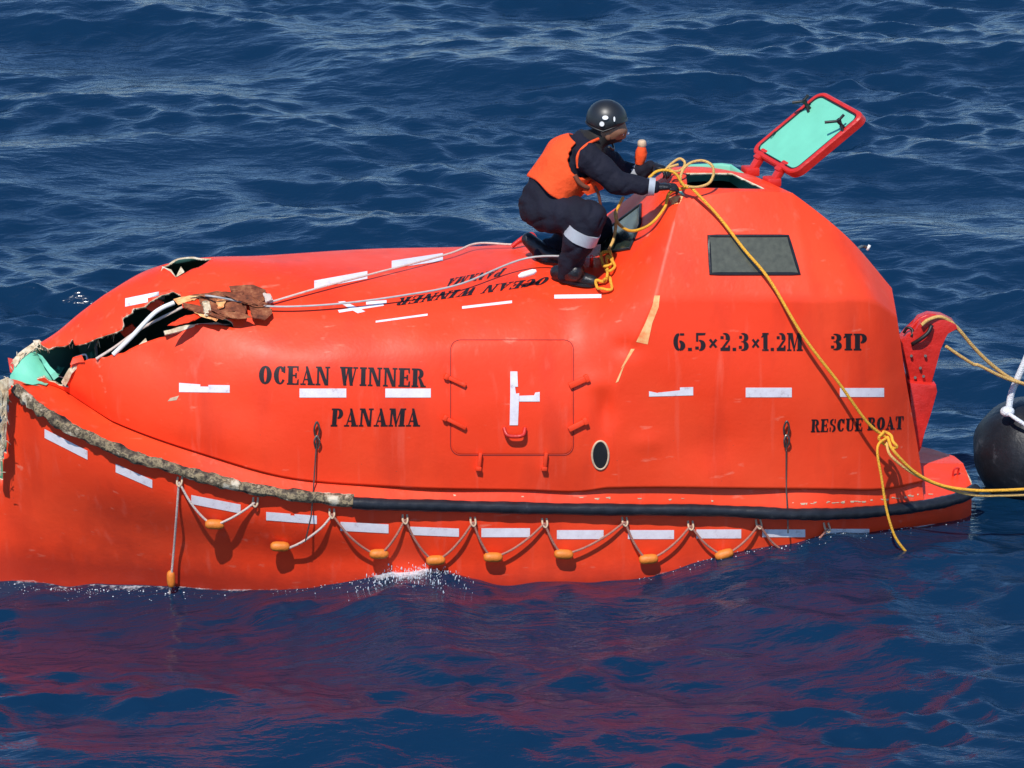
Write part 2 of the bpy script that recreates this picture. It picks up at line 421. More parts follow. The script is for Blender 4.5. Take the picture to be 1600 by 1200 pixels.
CAN.append((pix([(1150, 763, -.985), (1150, 690, -.985), (1150, 590, -.985), (1150, 468, -.93), (1152, 298, -.52), (1110, 262, 0)]), [(1105, 268, .3)], 0))
CAN.append((pix([(1300, 765, -.925), (1295, 690, -.93), (1287, 590, -.945), (1272, 468, -.91), (1238, 301, -.48), (1158, 270, 0)]), [(1150, 280, .22)], .85))
CAN.append((pix([(1385, 765, -.775), (1380, 690, -.79), (1372, 590, -.82), (1358, 468, -.82), (1320, 368, -.52), (1276, 362, 0)]), [(1262, 385, .3)], 0))
CAN.append((pix([(1443, 755, -.595), (1433, 690, -.60), (1415, 590, -.65), (1401, 495, -.66), (1393, 452, -.5), (1380, 470, 0)]), [(1366, 500, .4)], .95))
zc = CAN[-1][0][-1][2]
cap = [(p[0], 0.0, min(p[2], zc)) for p in CAN[-1][0]]
CAN.append((cap, [(cap[4][0], 0.0, cap[4][2])], 0))
net = []; ssh = []
for pts, far, sh in CAN:
    half = list(pts)
    other = [(p[0], -p[1], p[2]) for p in pts[:-1]][::-1]
    if far and isinstance(far[0][0], (int, float)) and far[0][0] > 50: other[0] = tuple(atY(*far[0]))
    if far:     # far upper side kept low and slim
        p = other[1]; other[1] = (p[0], p[1]*.8, p[2]-(.05 if len(net) < 14 else .33))
    net.append(half+other); ssh.append(sh)
net = np.array(net)                     # (stations, 11, 3)
nst = len(net)
hs = np.zeros((11, nst))
for i in range(nst):
    house = i >= 11
    for j in range(11):
        jj = min(j, 10-j)
        if house: hs[j, i] = {3: .8, 4: .95, 5: 0.0}.get(jj, 0)
        elif i == 10: hs[j, i] = {4: .2}.get(jj, 0)
        else: hs[j, i] = {4: .12}.get(jj, 0)
rows = hermite_row(net.transpose(1, 0, 2), hs, [16, 20, 18, 16, 26, 26, 16, 18, 20, 16])      # (sec, stations, 3)
ns = []
for i in range(nst-1):
    L = np.linalg.norm(net[i+1, 2:5]-net[i, 2:5], axis=-1).max()
    ns.append(max(6, int(L/(0.013 if i < 6 else 0.030))))
grid = hermite_row(rows.transpose(1, 0, 2), ssh, ns)                                       # (long, sec, 3)
nl, nsn = grid.shape[:2]
GP = grid.reshape(-1, 3)
# gentle hand-laid unevenness
def wobble(P, amp, k, seed):
    q = np.random.default_rng(seed); o = np.zeros(len(P))
    for _ in range(10):
        v = q.normal(0, 1, 3); v *= k*q.uniform(.5, 1.5)/np.linalg.norm(v); o += np.sin(P@v+q.uniform(0, 6.28))
    return o*amp/3
GP = GP.copy(); GP[:, 1] += wobble(GP, .009, 5.5, 2)*np.sign(-GP[:, 1]+1e-6); GP[:, 2] += wobble(GP, .007, 5, 4)
for bx, by, bY, amp_, w_ in ((700, 505, -.75, .022, .16), (850, 470, -.65, -.02, .13), (600, 545, -.9, .014, .2), (980, 545, -.98, .025, .09), (930, 600, -1.0, -.016, .10), (470, 520, -.8, .018, .18), (240, 560, -.6, .02, .12), (380, 640, -.9, .012, .2), (1100, 700, -1.0, .014, .22), (1010, 690, -1.0, -.012, .10)):
    c_ = np.array(atY(bx, by, bY)); q_ = np.linalg.norm((GP-c_)*np.array([1, .6, 1.5]), axis=1)
    GP[:, 1] += amp_*np.exp(-(q_/w_)**2)*(GP[:, 1] < -.2)
# the dent low on the house's front corner
dent = np.array(atY(948, 640, -1.0)); dd = np.linalg.norm((GP-dent)*np.array([1.6, .5, .8]), axis=1)
GP[:, 1] += .030*np.exp(-(dd/.10)**2)
gi = np.arange(nl*nsn).reshape(nl, nsn)
GF = np.stack([gi[:-1, :-1], gi[:-1, 1:], gi[1:, 1:], gi[1:, :-1]], -1).reshape(-1, 4)
def pip(pts, poly):
    x, y = pts[:, 0], pts[:, 1]; inside = np.zeros(len(pts), bool); n = len(poly)
    for i in range(n):
        x0, y0 = poly[i]; x1, y1 = poly[(i+1) % n]
        c = ((y0 > y) != (y1 > y)) & (x < (x1-x0)*(y-y0)/((y1-y0) or 1e-9)+x0); inside ^= c
    return inside
def jag(poly, step=7, amp=2.2, seed=1):
    q = random.Random(seed); out = []
    for i in range(len(poly)):
        a, b = poly[i], poly[(i+1) % len(poly)]
        n = max(1, int(math.hypot(b[0]-a[0], b[1]-a[1])/step))
        for k in range(n):
            t = k/n; j = amp if k else 0
            out.append((a[0]+(b[0]-a[0])*t+q.uniform(-j, j), a[1]+(b[1]-a[1])*t+q.uniform(-j, j)))
    return out
TEAR = [(-60, 640), (-60, 470), (40, 536), (58, 530), (66, 540), (76, 545), (88, 541), (108, 538), (113, 529), (117, 540), (132, 537), (150, 529), (172, 522), (190, 515), (193, 507), (191, 498),
        (205, 490), (208, 482), (226, 479), (240, 468), (252, 461), (270, 455), (290, 462), (310, 478), (335, 494), (362, 503), (366, 512), (340, 507), (312, 506), (292, 511),
        (272, 521), (258, 526), (232, 533), (203, 545), (182, 553), (150, 560), (130, 565), (110, 571), (104, 588), (108, 606), (92, 602), (70, 590), (40, 600)]
HOLE = [(253, 417), (262, 414), (276, 404), (303, 401), (331, 404), (318, 413), (300, 420), (288, 427), (275, 434), (266, 424)]
HATCH = [(1074, 293), (1196, 295), (1143, 270), (1072, 270)]
cen = GP[GF].mean(1)
e1 = GP[GF[:, 2]]-GP[GF[:, 0]]; e2 = GP[GF[:, 3]]-GP[GF[:, 1]]
nrm = np.cross(e1, e2); nrm /= np.linalg.norm(nrm, axis=1)[:, None]+1e-12
if (nrm[:, 2]*(cen[:, 2] > 1.7)).sum() < 0: GF = GF[:, ::-1]; nrm = -nrm
facing = ((C_np-cen)*nrm).sum(1) > 0
cp = proj_np(cen); vp = proj_np(GP)
kill = np.zeros(len(GF), bool)
cuts = [(jag(TEAR, 8, 2.0, 3), lambda c: c[:, 0] < -1.7, True), (jag(HOLE, 8, 1.5, 4), lambda c: c[:, 0] < -1.7, False), (HATCH, lambda c: c[:, 2] > 2.3, False)]
for poly, cond, anyface in cuts:
    kill |= pip(cp, poly) & cond(cen) & (facing if not anyface else (facing | (cen[:, 0] < -3.15)))
# top hole also bites past the crown
kill |= pip(cp, [(250, 424), (258, 410), (282, 399), (312, 396), (336, 403)]) & (cen[:, 0] < -1.7) & (cen[:, 1] < .14)
keepF = GF[~kill]
# pull the rim vertices onto the torn line
edge_count = {}
for f in keepF:
    for a, b in zip(f, np.roll(f, -1)):
        e = (min(a, b), max(a, b)); edge_count[e] = edge_count.get(e, 0)+1
bv = {v for e, c in edge_count.items() if c == 1 for v in e}
killv = set(GF[kill].ravel())
for v in bv & killv:
    p = vp[v]
    for poly, cond, _ in cuts:
        P = np.array(poly); Q = np.roll(P, -1, 0); d = Q-P
        t = np.clip(((p-P)*d).sum(1)/((d*d).sum(1)+1e-9), 0, 1); nr = P+d*t[:, None]
        k = np.linalg.norm(nr-p, axis=1).argmin(); q = nr[k]
        if np.linalg.norm(q-p) < 6 and GP[v, 0] < 3:
            GP[v] += (R_np*(q[0]-p[0])-U_np*(q[1]-p[1]))/SCALE; break
def compact(P, F):
    u, inv = np.unique(F, return_inverse=True); return P[u], inv.reshape(F.shape)
CPV, CPF = compact(GP, keepF)
me = mesh('canopy', CPV, CPF.tolist(), True, 38)
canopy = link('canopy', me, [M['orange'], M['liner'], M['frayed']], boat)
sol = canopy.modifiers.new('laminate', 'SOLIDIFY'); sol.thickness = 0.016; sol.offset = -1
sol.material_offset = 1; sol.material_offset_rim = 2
# hull ---------------------------------------------------------------
HW = [(XB, .03), (-3.25, .12), (-3.0, .20), (-2.4, .43), (-2.1, .56), (-1.6, .76), (-.85, .94), (0, 1.02), (1.2, 1.0), (2.0, .86), (2.5, .66), (2.9, .42), (3.2, .25)]
hst = []
for x in list(np.linspace(XB, -2.2, 9))+[-1.6, -.85, 0, .8, 1.5, 2.0, 2.4, 2.7, 2.9, 3.0]+[XS]:
    y, z = rail_at(x); hb = -y; hw = min(float(np.interp(x, [t[0] for t in HW], [t[1] for t in HW])), hb*.985)
    lean = 0.0
    zk = float(np.interp(x, [XB, -3.0, -2, 0, 2, 3.3], [-.55, -.72, -.85, -.9, -.8, -.55]))
    hst.append([(x, -hb, z-.005), (x, -(hb*.90+hw*.10), z-min(.22, z*.38)), (x, -(hb*.35+hw*.65), z*.28), (x, -hw, -.12), (x, -hw*.8, -.42), (x, 0, zk)])
hst = np.array(hst)
last = hst[-1].copy(); last[:, 1] = 0; last[:, 0] += .02
hst = np.concatenate([hst, last[None]])
half = hermite_row(hst.transpose(1, 0, 2), np.zeros((6, len(hst))), [14, 14, 10, 8, 8])
hsh = np.zeros(len(hst)); hsh[-2] = .6
hn = [20]*8+[24, 24, 24, 20, 18, 14, 12, 10, 8, 6, 6, 12]
hg = hermite_row(half.transpose(1, 0, 2), hsh, hn)
a, b_ = hg.shape[:2]
HP = hg.reshape(-1, 3).copy()
HP[:, 1] -= np.sign(-HP[:, 1])*0+wobble(HP, .006, 4, 9)*(HP[:, 1] < -.06)
FP = HP.copy(); FP[:, 1] *= -1
hi = np.arange(a*b_).reshape(a, b_)
hF = np.stack([hi[:-1, :-1], hi[1:, :-1], hi[1:, 1:], hi[:-1, 1:]], -1).reshape(-1, 4)
cutN = jag([(-400, 500), (17, 500), (19, 594), (12, 612), (14, 640), (9, 668), (11, 700), (4, 722), (5, 742), (-4, 765), (-30, 775), (-400, 775)], 9, 2.5, 8)
cN = proj_np(HP[hF].mean(1)); cF = FP[hF].mean(1)
nearF = hF[~pip(cN, cutN)][:, ::-1]
farF = hF[~((cF[:, 0] < -3.28+.10*np.sin(cF[:, 2]*17)+.05*np.sin(cF[:, 2]*43)) & (cF[:, 2] > .62))]+len(HP)
hv, hf = compact(np.concatenate([HP, FP]), np.concatenate([nearF, farF]))
bmh = bmesh.new(); vv_ = [bmh.verts.new(p) for p in hv]; [bmh.faces.new([vv_[i] for i in q]) for q in hf.tolist()]
bmesh.ops.remove_doubles(bmh, verts=bmh.verts, dist=2e-4)
hme_ = bpy.data.meshes.new('hull'); bmh.to_mesh(hme_); bmh.free(); hme_.polygons.foreach_set('use_smooth', [True]*len(hme_.polygons)); hme_.set_sharp_from_angle(angle=R(50))
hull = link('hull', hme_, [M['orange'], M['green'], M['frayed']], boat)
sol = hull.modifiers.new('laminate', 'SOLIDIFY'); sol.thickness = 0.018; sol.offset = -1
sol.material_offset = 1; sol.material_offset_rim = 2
# side deck between rail and canopy foot ------------------------------
base = grid[:, 0]; sel = [i for i in range(len(base)) if base[i, 0] > -3.33 and base[i, 1] < -.05]
V = []; F = []
dx = [tuple(base[i]) for i in sel[::3]]
xs_end = list(np.linspace(dx[-1][0]+.02, XS-.005, 10))
strip = []
for p in dx: y, z = rail_at(p[0]); strip.append(((p[0], y+.01, z), (p[0], min(p[1]+.035, -.02), p[2]-.004)))
for x in xs_end: y, z = rail_at(x); strip.append(((x, y+.01, z), (x, -.001, z+.05)))
nu = 5
for side in (1, -1):
    o = len(V)
    for A, B in strip:
        for k in range(nu+1):
            t = k/nu; V.append((A[0], side*(A[1]*(1-t)+B[1]*t), A[2]*(1-t)+B[2]*t))
    for i in range(len(strip)-1):
        for k in range(nu):
            q = (o+i*(nu+1)+k, o+(i+1)*(nu+1)+k, o+(i+1)*(nu+1)+k+1, o+i*(nu+1)+k+1)
            F.append(q if side == 1 else q[::-1])
deck = link('side_deck', mesh('side_deck', V, F, True, 40), M['orange'], boat)
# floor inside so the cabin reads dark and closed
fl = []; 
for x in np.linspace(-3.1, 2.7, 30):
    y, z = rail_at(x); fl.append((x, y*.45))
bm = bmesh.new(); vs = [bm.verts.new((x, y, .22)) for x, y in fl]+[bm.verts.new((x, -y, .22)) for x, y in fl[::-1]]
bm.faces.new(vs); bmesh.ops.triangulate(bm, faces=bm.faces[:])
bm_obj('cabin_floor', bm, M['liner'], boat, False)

# surface finder: where a line of sight meets the boat
allV = np.concatenate([CPV, hv, np.array(V)]); n1, n2 = len(CPV), len(hv)
allF = CPF.tolist()+(hf+n1).tolist()+[tuple(i+n1+n2 for i in f) for f in F]
BVH = BVHTree.FromPolygons([tuple(v) for v in allV], allF)
def hit(px, py, off=0.0):
    d = ray(px, py); loc, nor, _, _ = BVH.ray_cast(CAM, d)
    if loc is None: return None, None
    if nor.dot(d) > 0: nor = -nor
    return loc+nor*off, nor
def sp(px, py, off=0.0, lift=0.0):
    p, n = hit(px, py, off)
    if p is None: p = atY(px, py, -.9)
    return p+Vector((0, 0, lift))

# ------------------------------------------------------------------ flat marks laid on the shell (tape, lettering, scrapes)
def decal(name, quads, m, off=0.003, cell=9.0, parent=None, mapf=None):
    V = []; F = []
    for q in quads:
        q = [np.array(p, float) for p in q]
        if mapf: q = [np.array(mapf(p)) for p in q]
        nu = max(1, int(max(np.linalg.norm(q[1]-q[0]), np.linalg.norm(q[2]-q[3]))/cell+.99))
        nv = max(1, int(max(np.linalg.norm(q[3]-q[0]), np.linalg.norm(q[2]-q[1]))/cell+.99))
        o = len(V); ok = True; vv = []
        for j in range(nv+1):
            for i in range(nu+1):
                s, t = i/nu, j/nv
                p = (q[0]*(1-s)+q[1]*s)*(1-t)+(q[3]*(1-s)+q[2]*s)*t
                h, n = hit(p[0], p[1], off)
                if h is None: ok = False; break
                vv.append(h)
            if not ok: break
        if not ok: continue
        V += vv
        for j in range(nv):
            for i in range(nu):
                a = o+j*(nu+1)+i; F.append((a, a+nu+1, a+nu+2, a+1))
    if not V: return None
    return link(name, mesh(name, V, F, True), m, parent or boat)
def tape(x0, y0, x1, y1, h, worn=None):
    """strip along a line; h is its height in photo pixels; worn lists bites along its upper edge"""
    d = np.array([x1-x0, y1-y0], float); nrm_ = np.array([0, h/2.0])
    if not worn:
        a, b = np.array([x0, y0]), np.array([x1, y1])
        qs = [[a-nrm_, b-nrm_, b+nrm_, a+nrm_]]
    else:
        qs = []
        for (s0, s1, t0, t1) in worn:
            a, b = np.array([x0, y0])+d*s0, np.array([x0, y0])+d*s1
            qs.append([a-nrm_+(0, h*t0), b-nrm_+(0, h*t1), b+nrm_, a+nrm_])
    return decal('reflective_tape', qs, M['tape'])
for t in [(280, 606, 359, 607, 13, [(0, .42, -.1, .05), (.42, .58, .3, .3), (.58, 1, .1, .1)]), (468, 614, 541, 614, 14), (602, 614, 673, 614, 14),
          (1014, 613, 1083, 611, 13, [(0, .2, .35, .6), (.2, .7, .55, .35), (.7, 1, .0, 0)]), (1165, 613, 1237, 613, 15), (1312, 613, 1381, 613, 14),
          (70, 677, 137, 711, 14), (181, 731, 238, 756, 13), (299, 780, 376, 795, 14), (416, 806, 495, 812, 13, [(0, .48, 0, 0), (.48, .56, .2, .2), (.56, 1, 0, 0)]),
          (532, 822, 607, 826, 14), (641, 829, 717, 832, 13), (752, 832, 828, 832, 14), (870, 835, 943, 835, 14), (981, 835, 1053, 835, 14), (1088, 834, 1158, 834, 14),
          (1191, 833, 1258, 833, 12), (1290, 832, 1358, 832, 12), (1417, 827, 1480, 818, 5),
          (196, 473, 266, 459, 13), (491, 445, 574, 430, 12), (612, 414, 692, 402, 12), (735, 387, 768, 382, 6),
          (587, 503, 668, 492, 3), (722, 481, 800, 472, 4), (866, 464, 940, 463, 6), (572, 474, 604, 472, 5)]:
    tape(*t)
# crossed strip on the roof
decal('reflective_tape', [[(528, 472), (538, 471), (571, 487), (559, 490)]], M['tape'])
decal('reflective_tape', [[(528, 485), (598, 474), (600, 478), (530, 489)]], M['tape'])
# the strip on the hatch in the side, its cross arm half torn
decal('reflective_tape', [[(797, 580), (808, 580), (809, 604), (797, 604)], [(797, 604), (804, 601), (806, 616), (797, 616)], [(797, 616), (811, 614), (809, 664), (796, 664)]], M['tape'])
decal('reflective_tape', [[(811, 618), (843, 617), (843, 627), (811, 627)], [(836, 613), (843, 612), (843, 617), (834, 618)]], M['tape'])

# lettering: stencil roman capitals built from quads in a unit-high box
def arcq(cx, cy, ro, ri, a0, a1, n=9):
    q = []
    for i in range(n):
        t0 = R(a0+(a1-a0)*i/n); t1 = R(a0+(a1-a0)*(i+1)/n)
        f = lambda r, t: (cx+r[0]*math.cos(t), cy+r[1]*math.sin(t))
        q.append([f(ro, t0), f(ro, t1), f(ri, t1), f(ri, t0)])
    return q
def rc(x0, y0, x1, y1): return [(x0, y0), (x1, y0), (x1, y1), (x0, y1)]
def sl(xa, xb, xc, xd, y0=0, y1=1): return [(xa, y0), (xb, y0), (xd, y1), (xc, y1)]
S_ = .09
def stem(x, w=.22, ext=.07): return [rc(x, 0, x+w, 1), rc(x-ext, 0, x+w+ext, S_), rc(x-ext, 1-S_, x+w+ext, 1)]
G = {
 'I': (.40, stem(.09)), '1': (.42, stem(.12)+[[(.0, .72), (.12, .82), (.12, .98), (.0, .80)]]),
 'O': (.76, arcq(.40, .5, (.37, .5), (.13, .42), 98, 262)+arcq(.36, .5, (.37, .5), (.13, .42), -82, 82)),
 'C': (.70, arcq(.40, .5, (.37, .5), (.13, .42), 98, 262)+arcq(.36, .5, (.30, .5), (.13, .41), 25, 80, 5)+arcq(.36, .5, (.30, .5), (.20, .43), -80, -30, 5)+[rc(.58, .62, .65, .98)]),
 'E': (.68, stem(.07)+[rc(.33, 0, .62, .08), rc(.33, .92, .60, 1), rc(.33, .46, .50, .54), [(.56, 0), (.64, 0), (.64, .32), (.60, .26)], [(.55, 1), (.62, 1), (.62, .70), (.58, .76)], rc(.47, .36, .52, .64)]),
 'A': (.78, [sl(.46, .72, .28, .42), sl(.10, .17, .32, .38), rc(.18, .26, .44, .33), rc(.0, 0, .27, .08), rc(.42, 0, .80, .08)]),
 'N': (.80, [rc(.08, 0, .15, 1), rc(.62, .0, .69, 1), sl(.48, .70, .10, .32), rc(.0, 0, .24, .08), rc(.54, .92, .78, 1), rc(.0, .92, .2, 1)]),
 'W': (1.06, [sl(.22, .36, .04, .27), sl(.60, .74, .42, .65), sl(.27, .35, .42, .49), sl(.66, .74, .86, .93), rc(0, .92, .36, 1), rc(.38, .92, .70, 1), rc(.78, .92, 1.02, 1)]),
 'R': (.78, stem(.07)+arcq(.36, .73, (.29, .27), (.09, .19), -86, 86)+[[(.40, .46), (.56, .46), (.76, 0), (.54, 0)], rc(.52, 0, .80, .08)]),
 'P': (.70, stem(.07)+arcq(.36, .71, (.29, .29), (.09, .21), -86, 86)),
 'M': (.96, [rc(.08, 0, .15, 1), rc(.66, 0, .88, 1), sl(.38, .47, .10, .32), sl(.39, .46, .62, .68), rc(0, 0, .24, .08), rc(.60, 0, .95, .08), rc(.0, .92, .2, 1), rc(.7, .92, .95, 1)]),
 'S': (.60, arcq(.30, .74, (.26, .26), (.09, .18), 80, 262, 7)+arcq(.30, .26, (.26, .28), (.09, .19), -98, 84, 7)+[rc(.47, .66, .53, .98), rc(.05, .02, .11, .34), [(.20, .58), (.30, .50), (.44, .42), (.30, .62)]]),
 'U': (.78, [rc(.09, .26, .31, 1), rc(.60, .26, .67, 1), rc(.0, .92, .38, 1), rc(.50, .92, .76, 1)]+arcq(.38, .30, (.29, .30), (.08, .20), 180, 262, 5)+arcq(.40, .30, (.27, .30), (.20, .22), -82, 0, 5)),
 'B': (.72, stem(.07)+arcq(.36, .75, (.26, .25), (.08, .17), -84, 86)+arcq(.36, .26, (.31, .26), (.10, .18), -86, 84)),
 'T': (.68, [rc(.23, 0, .45, 1), rc(.14, 0, .54, .08), rc(.0, .92, .21, 1), rc(.47, .92, .68, 1), rc(0, .68, .06, 1), rc(.62, .68, .68, 1)]),
 '6': (.62, arcq(.31, .5, (.29, .5), (.10, .40), 100, 262)+arcq(.31, .29, (.29, .29), (.08, .20), -80, 82)+[rc(.33, .50, .40, .58), rc(.36, .86, .54, .98)]),
 '5': (.58, [rc(.08, .52, .15, 1), [(.15, .86), (.50, .88), (.54, 1), (.15, 1)], rc(.04, .08, .18, .24)]+arcq(.26, .31, (.28, .31), (.07, .22), -95, 100)),
 '2': (.58, arcq(.29, .71, (.26, .29), (.05, .20), -25, 120)+[[(.04, .08), (.20, .08), (.54, .60), (.36, .56)], [(.04, 0), (.54, 0), (.56, .20), (.04, .17)], rc(.04, .66, .18, .82), rc(.48, .1, .55, .3)]),
 '3': (.58, arcq(.26, .75, (.27, .25), (.06, .16), -80, 120)+arcq(.26, .27, (.29, .27), (.06, .18), -120, 82)+[rc(.04, .68, .16, .84), rc(.02, .12, .15, .28), rc(.16, .48, .28, .54)]),
 '×': (.56, [[(.04, .22), (.15, .16), (.52, .60), (.40, .68)], [(.40, .16), (.52, .22), (.16, .68), (.04, .60)]]),
 '.': (.30, [rc(.06, 0, .22, .17)]), ' ': (.36, []),
}
def write(name, text, x0, y0, x1, y1, h, slant=0.0, flip=False, gap=.10):
    """baseline from (x0,y0) to (x1,y1) in the photograph; h letter height in pixels"""
    wid = sum(G[c][0]+gap for c in text)-gap
    sx = math.hypot(x1-x0, y1-y0)/wid
    e = np.array([(x1-x0), (y1-y0)], float); e /= np.linalg.norm(e)
    up = np.array([slant, -1.0 if not flip else 1.0])
    qs = []; cx = 0
    for c in text:
        w, q = G[c]
        for quad in q:
            mx_ = sum(p[0] for p in quad)/4
            quad = [(p[0]+(.022 if p[0] > mx_ else -.022), p[1]) for p in quad]
            qs.append([np.array([x0, y0])+e*(cx+p[0])*sx+up*p[1]*h for p in quad])
        cx += w+gap
    return decal(name, qs, M['ink'], .0035, 6.0)
write('ship_name_lettering', 'OCEAN', 404, 600, 515, 602, 29, .03)
write('ship_name_lettering', 'WINNER', 531, 602, 664, 605, 29, .03)
write('port_lettering', 'PANAMA', 517, 666, 655, 666, 28, .08)
for tx, xa, xb in (('6.5', 1052, 1103), ('×', 1107, 1121), ('2.3', 1125, 1170), ('×', 1174, 1187), ('1.2M', 1190, 1254)): write('size_lettering', tx, xa, 548, xb, 548, 28)
write('capacity_lettering', '31P', 1298, 547, 1355, 547, 26)
write('rescue_lettering', 'RESCUE', 1267, 675, 1347, 673, 20, .06)
write('rescue_lettering', 'BOAT', 1355, 672, 1410, 670, 20, .06)
write('roof_name_lettering', 'OCEAN WINNER', 862, 432, 626, 466, 13, -.9, True)
write('roof_port_lettering', 'PANAMA', 792, 419, 704, 436, 13, -.9, True)
# scrapes and chips
decal('scraped_paint', [[(1023, 462), (1031, 462), (1029, 480), (1019, 478)], [(1019, 478), (1029, 480), (1019, 505), (1008, 505)], [(1008, 505), (1019, 505), (1012, 538), (994, 534)]], M['scrape'], .0025)
decal('scraped_paint', [[(986, 545), (992, 545), (976, 570), (970, 576)], [(972, 575), (976, 570), (966, 596), (962, 598)]], M['scrape'], .0025)
decal('scraped_paint', [[(1045, 308), (1068, 306), (1062, 318), (1050, 320)]], M['scrape'], .0025)
decal('scraped_paint', [[(482, 393), (500, 391), (494, 396), (484, 397)]], M['chip'], .0025)
decal('scraped_paint', [[(266, 622), (280, 618), (276, 625), (262, 627)]], M['chip'], .0025)
rr = random.Random(5)
qs = []
for _ in range(46):
    x = rr.choice([rr.uniform(560, 1180), rr.uniform(1230, 1440), rr.uniform(1270, 1430), rr.uniform(1250, 1450)])
    p = float(np.interp(x, [r[0] for r in RAIL], [r[1] for r in RAIL]))-rr.uniform(10, 13); w = rr.uniform(2, 9); hgt = rr.uniform(1, 3)
    qs.append([(x, p), (x+w, p+rr.uniform(-1, 1)), (x+w*rr.uniform(.6, 1), p+hgt), (x+w*.2, p+hgt)])
tag(decal('chipped_edge', qs, M['chip'], .003), kind='stuff')

# ------------------------------------------------------------------ rail fenders
def rail_path(p0, p1, n, out=.02, side=1):
    pts = []
    xs = np.linspace(p0, p1, n)
    for x in xs:
        y, z = rail_at(x); pts.append(Vector((x, side*(y-out), z-.03)))
    return pts
RPs = spline(RP, 10)
def smooth_rail(x0, x1, out, dz, side=1):
    o = []
    for i, p in enumerate(RPs):
        if x0 <= p[0] <= x1:
            q = RPs[min(i+1, len(RPs)-1)]-RPs[max(i-1, 0)]; n = Vector((q[1], -q[0], 0)).normalized()
            n = n if n.y < 0 else -n
            v = Vector(p)+n*out+Vector((0, 0, dz)); o.append(Vector((v.x, side*v.y, v.z)))
    return o
xsplit = float(atZ(552, 779, .655).x)
pth = smooth_rail(xsplit-.03, 9, .040, -.015)
pth = pth[:-2]
tube('rubber_fender', pth, .045, M['rubber'], boat, 12, 3, True, False, lambda i, k: .040*(1+.05*math.sin(i*.31)+.03*math.sin(i*1.3+k)))
pthf = smooth_rail(-2.6, 1.6, .015, -.015, -1)
tube('rubber_fender', pthf, .045, M['rubber'], boat, 8, 2)
ptht = smooth_rail(atZ(22, 601, 1.28).x, xsplit+.05, .014, -.012)
tn = spline(ptht[::2]+[ptht[-1]], 4)
rj = np.random.default_rng(3); jit = rj.normal(0, 1, (len(tn)*3, 12)); jit = sum(np.roll(np.roll(jit, a_, 0), b_, 1) for a_ in (0, 1, 2) for b_ in (0, 1, 2))/4
V_, F_ = tube_vf(tn, .045, 12, False, lambda i, k: .037*(1+.20*jit[i, k]+.10*math.sin(i*.23)+.06*math.sin(i*.71)))
link('split_fender_core', mesh('split_fender_core', V_, F_, True, 35), M['core'], boat)

# ------------------------------------------------------------------ torn bow: liner, loose laminate, bars, wrecked gear
def torn_plate(name, outline, m, thick, amp=2, seed=1, dent=0.0):
    pts = jag([(p[0], p[1]) for p in outline], 9, amp, seed)
    q = np.array([(p[0], p[1]) for p in outline]); ys = np.array([p[2] for p in outline])
    out = []
    for p in pts:
        d = np.hypot(q[:, 0]-p[0], q[:, 1]-p[1])+1; w = 1/d**2; y = float((w*ys).sum()/w.sum())
        out.append(atY(p[0], p[1], y))
    bm = plate_bm(out, thick)
    bmesh.ops.subdivide_edges(bm, edges=[e for e in bm.edges if e.calc_length() > .06], cuts=2, use_grid_fill=True)
    for v in bm.verts: v.co += Vector((0, dent*math.sin(v.co.x*31+v.co.z*17), dent*math.sin(v.co.x*23)))
    return bm_obj(name, bm, m, boat, True, 30)
torn_plate('bow_liner', [(16, 596, -.15), (22, 566, .0), (38, 552, .12), (58, 544, .16), (66, 556, .1), (86, 588, -.05), (72, 600, -.15), (40, 602, -.2)], M['mint'], (0, .03, -.02), 2.5, 2, .012)  # lit part of the inner bow wall, its brightness put into a paler green
torn_plate('bow_liner', [(62, 548, .14), (100, 548, .26), (150, 545, .35), (148, 556, .30), (110, 566, .2), (86, 590, .0)], M['green'], (0, .03, 0), 2, 4, .01)  # same inner wall further in, its shade put into a darker green
torn_plate('liner_rib', [(58, 552, .02), (66, 556, -.02), (92, 588, -.12), (84, 594, -.12)], M['mint'], (0, .03, -.01), 1.2, 5)
torn_plate('torn_laminate', [(20, 566, .0), (30, 555, .06), (46, 545, .1), (58, 536, .12), (60, 541, .1), (48, 551, .08), (34, 561, .03), (24, 574, -.02)], M['frayed'], (0, .02, .01), 2.2, 7, .006)
torn_plate('torn_laminate', [(52, 534, .1), (62, 532, .08), (74, 541, .02), (72, 548, .02), (58, 544, .06)], M['frayed'], (0, .02, .0), 2, 8, .004)
torn_plate('torn_laminate', [(256, 517, -.52), (290, 508, -.52), (330, 504, -.5), (360, 506, -.5), (330, 509, -.53), (300, 511, -.54), (275, 519, -.55), (258, 523, -.55)], M['frayed'], (0, .012, -.012), 1.2, 9)
torn_plate('torn_laminate', [(96, 598, -.18), (108, 577, -.2), (128, 567, -.22), (112, 584, -.23), (102, 604, -.22)], M['frayed'], (0, .02, 0), 1, 10)
torn_plate('torn_laminate', [(0, 596, -.36), (12, 590, -.40), (22, 596, -.40), (11, 612, -.41), (10, 640, -.40), (6, 668, -.39), (8, 700, -.37), (2, 722, -.33), (2, 744, -.30), (-6, 742, -.28), (-2, 700, -.3), (2, 650, -.34)], M['frayed'], (0, .03, 0), 3, 11, .008)
